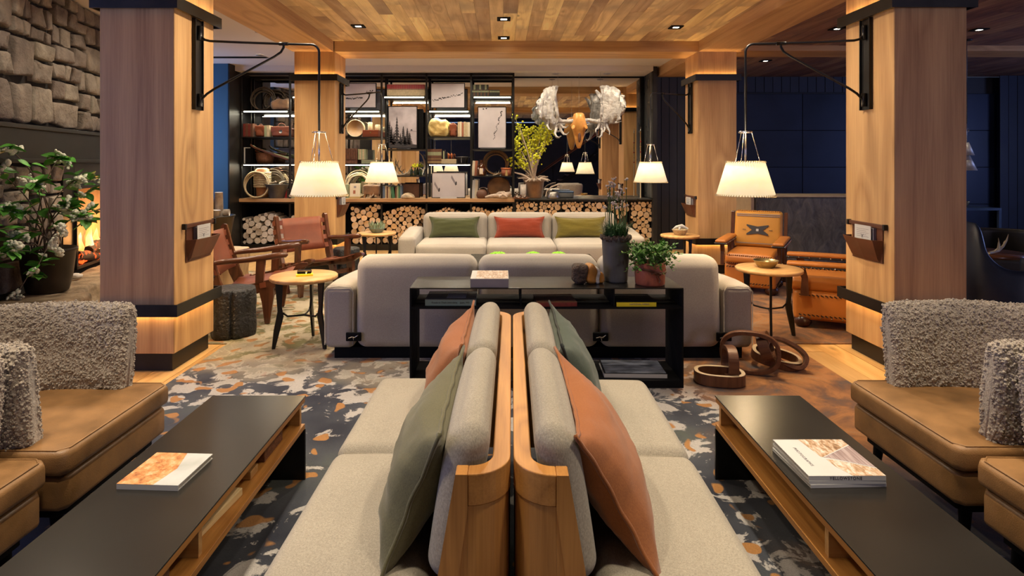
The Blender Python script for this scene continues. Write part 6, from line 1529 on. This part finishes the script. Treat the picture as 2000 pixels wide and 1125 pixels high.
# log wall counter: driftwood pot with yellow branches
rr = random.Random(31)
pt = thing('yellow_branch_pot', 'bark pot of driftwood and yellow-flowering branches before the mirror', 'potted plant', (X(1044, DY-.05), DY-.05, .8895))
obj('pot', MB().lathe([(0, 0), (.12, 0), (.13, .02), (.165, .28), (.175, .29), (.175, .31), (.155, .31), (.15, .27), (0, .26)], 28), M['hide'], pt)
for k in range(16):
    a = rr.uniform(0, 6.28); L = rr.uniform(.18, .32); c = Vector((cos(a)*.05, sin(a)*.05, .30)); d = Vector((cos(a), sin(a)*.6, rr.uniform(-.1, .55)))
    obj('driftwood_stick', MB().tube([c, c+d*L*.5+Vector((0, 0, .03)), c+d*L], [.022, .017, .007], 7), M['drift'], pt)
yel = []
for k, (px, py) in enumerate(((1006, 228), (1015, 246), (1008, 275), (1020, 262), (1030, 255), (1045, 252), (1058, 250), (1072, 252), (1082, 247), (1066, 270), (1060, 285), (1014, 300), (1045, 310), (1000, 312), (1022, 318), (1050, 268), (1032, 290), (1040, 275))):
    p3 = Vector((X(px, DY)-pt.location.x, rr.uniform(-.14, .10), Z(py, DY)-.8895)); p0 = Vector((-.02+rr.uniform(-.03, .03), 0, .28)); p1 = Vector((p3.x*.25-.02, p3.y*.3, .28+(p3.z-.28)*.5+.04)); p2 = Vector((p3.x*.8, p3.y*.8, p3.z*.82))
    pts = [((1-f)**3*p0+3*(1-f)**2*f*p1+3*(1-f)*f*f*p2+f**3*p3) for f in [i/10 for i in range(11)]]
    obj('branch', MB().tube(pts, [.011-.0085*i/10 for i in range(11)], 6), M['drift'], pt)
    m = MB()
    for q in range(26 if k > 1 else 8):
        i = rr.choice((7, 8, 9, 10, 10, 10)); c = pts[i]+Vector((rr.gauss(0, .035), rr.gauss(0, .03), rr.gauss(0, .035))); m.blob(c, rr.uniform(.013, .026), 1, .5, 5, q)
    o = obj('blossoms', m, M['yellow'], pt); o['kind'] = 'stuff'
tag(obj('bark_tube', MB().lathe([(0, 0), (.05, 0), (.055, .1), (.05, .24), (.045, .24), (.04, .22), (0, .22)], 14), M['birch']), 'upright lichen-grey log section left of the bark pot', 'log').location = (X(1024, DY-.15)-.02, DY-.17, .8895)
t = thing('log_tray', 'oval brown tray of small hollow sticks left of the bark pot', 'tray', (X(1017, DY-.1), DY-.26, .8895)); obj('tray', MB().lathe([(0, 0), (.12, 0), (.15, .015), (.15, .022), (.11, .01), (0, .01)], 28, sy=.5), M['wicker'], t)
for k in range(7): obj('hollow_stick', MB().tube([(-.11+k*.034, -.06, .03+.022*(k % 2)), (-.10+k*.034, .05, .03+.022*(k % 2))], .017, 8), M['drift' if k % 3 else 'b_brown'], t)
t = thing('kettle', 'grey iron kettle with twisted branch handle right of the bark pot', 'kettle', (X(1080, DY-.08), DY-.12, .8895)); obj('kettle_body', MB().lathe([(0, 0), (.115, 0), (.12, .02), (.095, .10), (.08, .115), (.0, .12)], 24), M['iron'], t)
obj('branch_handle', MB().tube([(-.13, 0, .03), (-.11, 0, .12), (-.04, 0, .19), (.06, .01, .23), (.12, 0, .24), (.10, .01, .20), (.02, 0, .17)], [.012, .012, .011, .013, .012, .008, .004], 7), M['drift'], t); obj('spout_ring', MB().tube([(-.115+.02*cos(a), 0, .07+.05*sin(a)) for a in [i*.63 for i in range(10)]], .006, 5, closed=True), M['blackmat'], t)
t = thing('grey_box', 'low grey felt box on the dark counter below the skull', 'box', (X(1102, DY), DY+.05, .8895)); obj('box', MB().rbox(-.16, .16, -.12, .12, 0, .10, .03, 3, 4), M['gravel'], t); obj('lid', MB().rbox(-.162, .162, -.122, .122, .085, .12, .015, 3, 4), M['navy_frame'], t)
for (px, dy) in ((1251, 0), (1268, -.04)):
    x = X(px, 10.3); t = thing('beaded_staff', 'tall thin staff with red beads standing at the mirror edge, %s' % ('left of the two' if px < 1260 else 'right of the two'), 'staff', (x, 10.30+dy, .8895), 0, 'beaded staffs')
    obj('pole', MB().tube([(0, 0, 0), (0, 0, 1.16)], .011, 8), M['paleedge'], t); obj('tip', MB().tube([(0, 0, 1.16), (.005, 0, 1.24)], [.010, .003], 6), M['iron'], t)
    for k in range(5): obj('bead', MB().blob((0, 0, .62+k*.09), .017, 1), M['b_red' if k % 2 == 0 else 'b_gilt'], t)
# ------------------------------------------------------------------ moose skull with palmate antlers, hung on wires
MY = 10.02
ms = thing('moose_skull', 'orange moose skull with silvery palmate antlers hung on wires before the mirror', 'skull', (X(1131, MY), MY, 0))
def mp(zx, zy): px, py = 980+zx/3.75, 120+zy/3.75; return (X(px, MY)-ms.location.x, Z(py, MY))
# skull: rings from cranium to nose (centre x, z, half width, depth)
rings = [(.0, 2.352, .05, .05), (.0, 2.335, .085, .09), (0, 2.28, .105, .12), (-.0, 2.20, .125, .13), (0, 2.14, .142, .125), (0, 2.10, .128, .12), (0, 2.04, .105, .10), (0, 1.96, .085, .085), (0, 1.88, .068, .07), (0, 1.80, .05, .055), (0, 1.755, .032, .035), (0, 1.745, .012, .012)]
m = MB(); n = 24; vs = []
for (x, z, w, d) in rings:
    for k in range(n):
        a = 2*pi*k/n; c, s_ = cos(a), sin(a); q = Vector((x+w*c, d*s_*.9+.02, z))
        if s_ < -.6 and z < 2.0: q.y += .035*(-s_-.6)/.4*(1 if z > 1.8 else .4)       # nasal hollow in front
        q += Vector((c, s_, 0))*MN.noise(q*12)*.012; vs.append(q)
m.add(vs, [(i*n+(k+1) % n, i*n+k, (i+1)*n+k, (i+1)*n+(k+1) % n) for i in range(len(rings)-1) for k in range(n)]+[tuple(range(n))])
sk = obj('skull', m, M['skull'], ms)
for s in (-1, 1): obj('eye_socket', MB().lathe([(.0, 0), (.03, 0), (.036, .008), (.028, .012), (.0, .004)], 16, (0, 0, 0)), M['skull'], sk, loc=(s*.105, -.075, 2.10), rot=(R(75), 0, R(35*s)))
obj('nasal_opening', MB().blob((0, -.045, 1.93), .034, 2, sc=(.8, .5, 2.6)), M['b_brown'], sk)
OUT = {-1: [(425, 455), (385, 400), (383, 330), (385, 280), (400, 235), (412, 188), (398, 182), (385, 186), (372, 181), (360, 192), (350, 186), (335, 196), (318, 198), (303, 212), (306, 228), (290, 240), (282, 258), (283, 275), (262, 285), (270, 300), (246, 308), (262, 335), (243, 352), (258, 370), (250, 388), (275, 398), (272, 415), (292, 430), (312, 438), (330, 455), (345, 478), (370, 500), (400, 500), (425, 480)],
       1: [(715, 450), (735, 400), (730, 330), (712, 285), (690, 240), (677, 218), (688, 210), (705, 222), (728, 245), (722, 215), (712, 190), (728, 178), (745, 182), (762, 178), (778, 182), (788, 190), (808, 188), (815, 205), (832, 215), (838, 235), (852, 222), (858, 245), (868, 262), (888, 262), (880, 290), (893, 300), (880, 320), (890, 345), (872, 365), (878, 390), (855, 405), (860, 430), (830, 445), (800, 452), (770, 470), (740, 490), (715, 480)]}
TN = {-1: [[(400, 470), (395, 500), (385, 530), (395, 552), (412, 560), (427, 550)], [(420, 470), (432, 510), (450, 535), (470, 538), (484, 520)], [(425, 460), (445, 485), (468, 487), (480, 475)], [(340, 440), (330, 470), (345, 500), (362, 505)]],
      1: [[(725, 475), (730, 510), (722, 545), (705, 560), (692, 552)], [(715, 460), (700, 490), (682, 500), (678, 520)], [(760, 460), (770, 490), (782, 515), (778, 540)], [(800, 445), (835, 450), (868, 440)], [(745, 470), (750, 495), (740, 520)]]}
for s in (-1, 1):
    a = obj('antler', MB().tube([(s*.07, .0, 2.215)]+[(mp(*p)[0], y, mp(*p)[1]) for p, y in ((((480, 440), .0), ((440, 440), -.02), ((410, 430), -.03)) if s < 0 else (((640, 430), .0), ((690, 442), -.02), ((720, 440), -.03)))], [.038, .034, .036, .055], 12), M['moose'], ms)
    poly = [mp(*p) for p in OUT[s]]; import bmesh
    bm = bmesh.new(); vv = [bm.verts.new((x, 0, z)) for x, z in poly]; bm.faces.new(vv); bmesh.ops.triangulate(bm, faces=bm.faces[:])
    bmesh.ops.subdivide_edges(bm, edges=bm.edges[:], cuts=3, use_grid_fill=True); bmesh.ops.triangulate(bm, faces=bm.faces[:])
    cx = sum(p[0] for p in poly)/len(poly); cz = sum(p[1] for p in poly)/len(poly); bz = mp(0, 440)[1]; bx0 = mp(405 if s < 0 else 725, 0)[0]
    for v_ in bm.verts:
        dx = abs(v_.co.x-bx0); dz = v_.co.z-bz
        v_.co.y = -.03-.55*dx*dx*1.6-.10*dz*dz+.02*sin(dz*26+dx*30)+MN.noise(v_.co*14)*.018
    me = bpy.data.meshes.new('palm'); bm.normal_update(); bm.to_mesh(me); bm.free(); me.materials.append(M['moose'])
    for p in me.polygons: p.use_smooth = True
    o = bpy.data.objects.new('palm', me); C.objects.link(o); o.parent = a; sd = o.modifiers.new('s', 'SOLIDIFY'); sd.thickness = .026; sd.offset = 0
    for tn in TN[s]:
        n = len(tn); obj('tine', MB().tube([(mp(*p)[0], -.04-.03*i, mp(*p)[1]) for i, p in enumerate(tn)], [.030-.024*i/(n-1) for i in range(n)], 8), M['moose'], a)
for (x, z0) in ((0, 2.35), (mp(411, 0)[0], 2.55), (mp(722, 0)[0], 2.6)): obj('hanging_wire', MB().tube([(x, .0, z0), (x, .0, 3.044)], .0015, 4), M['iron'], ms)
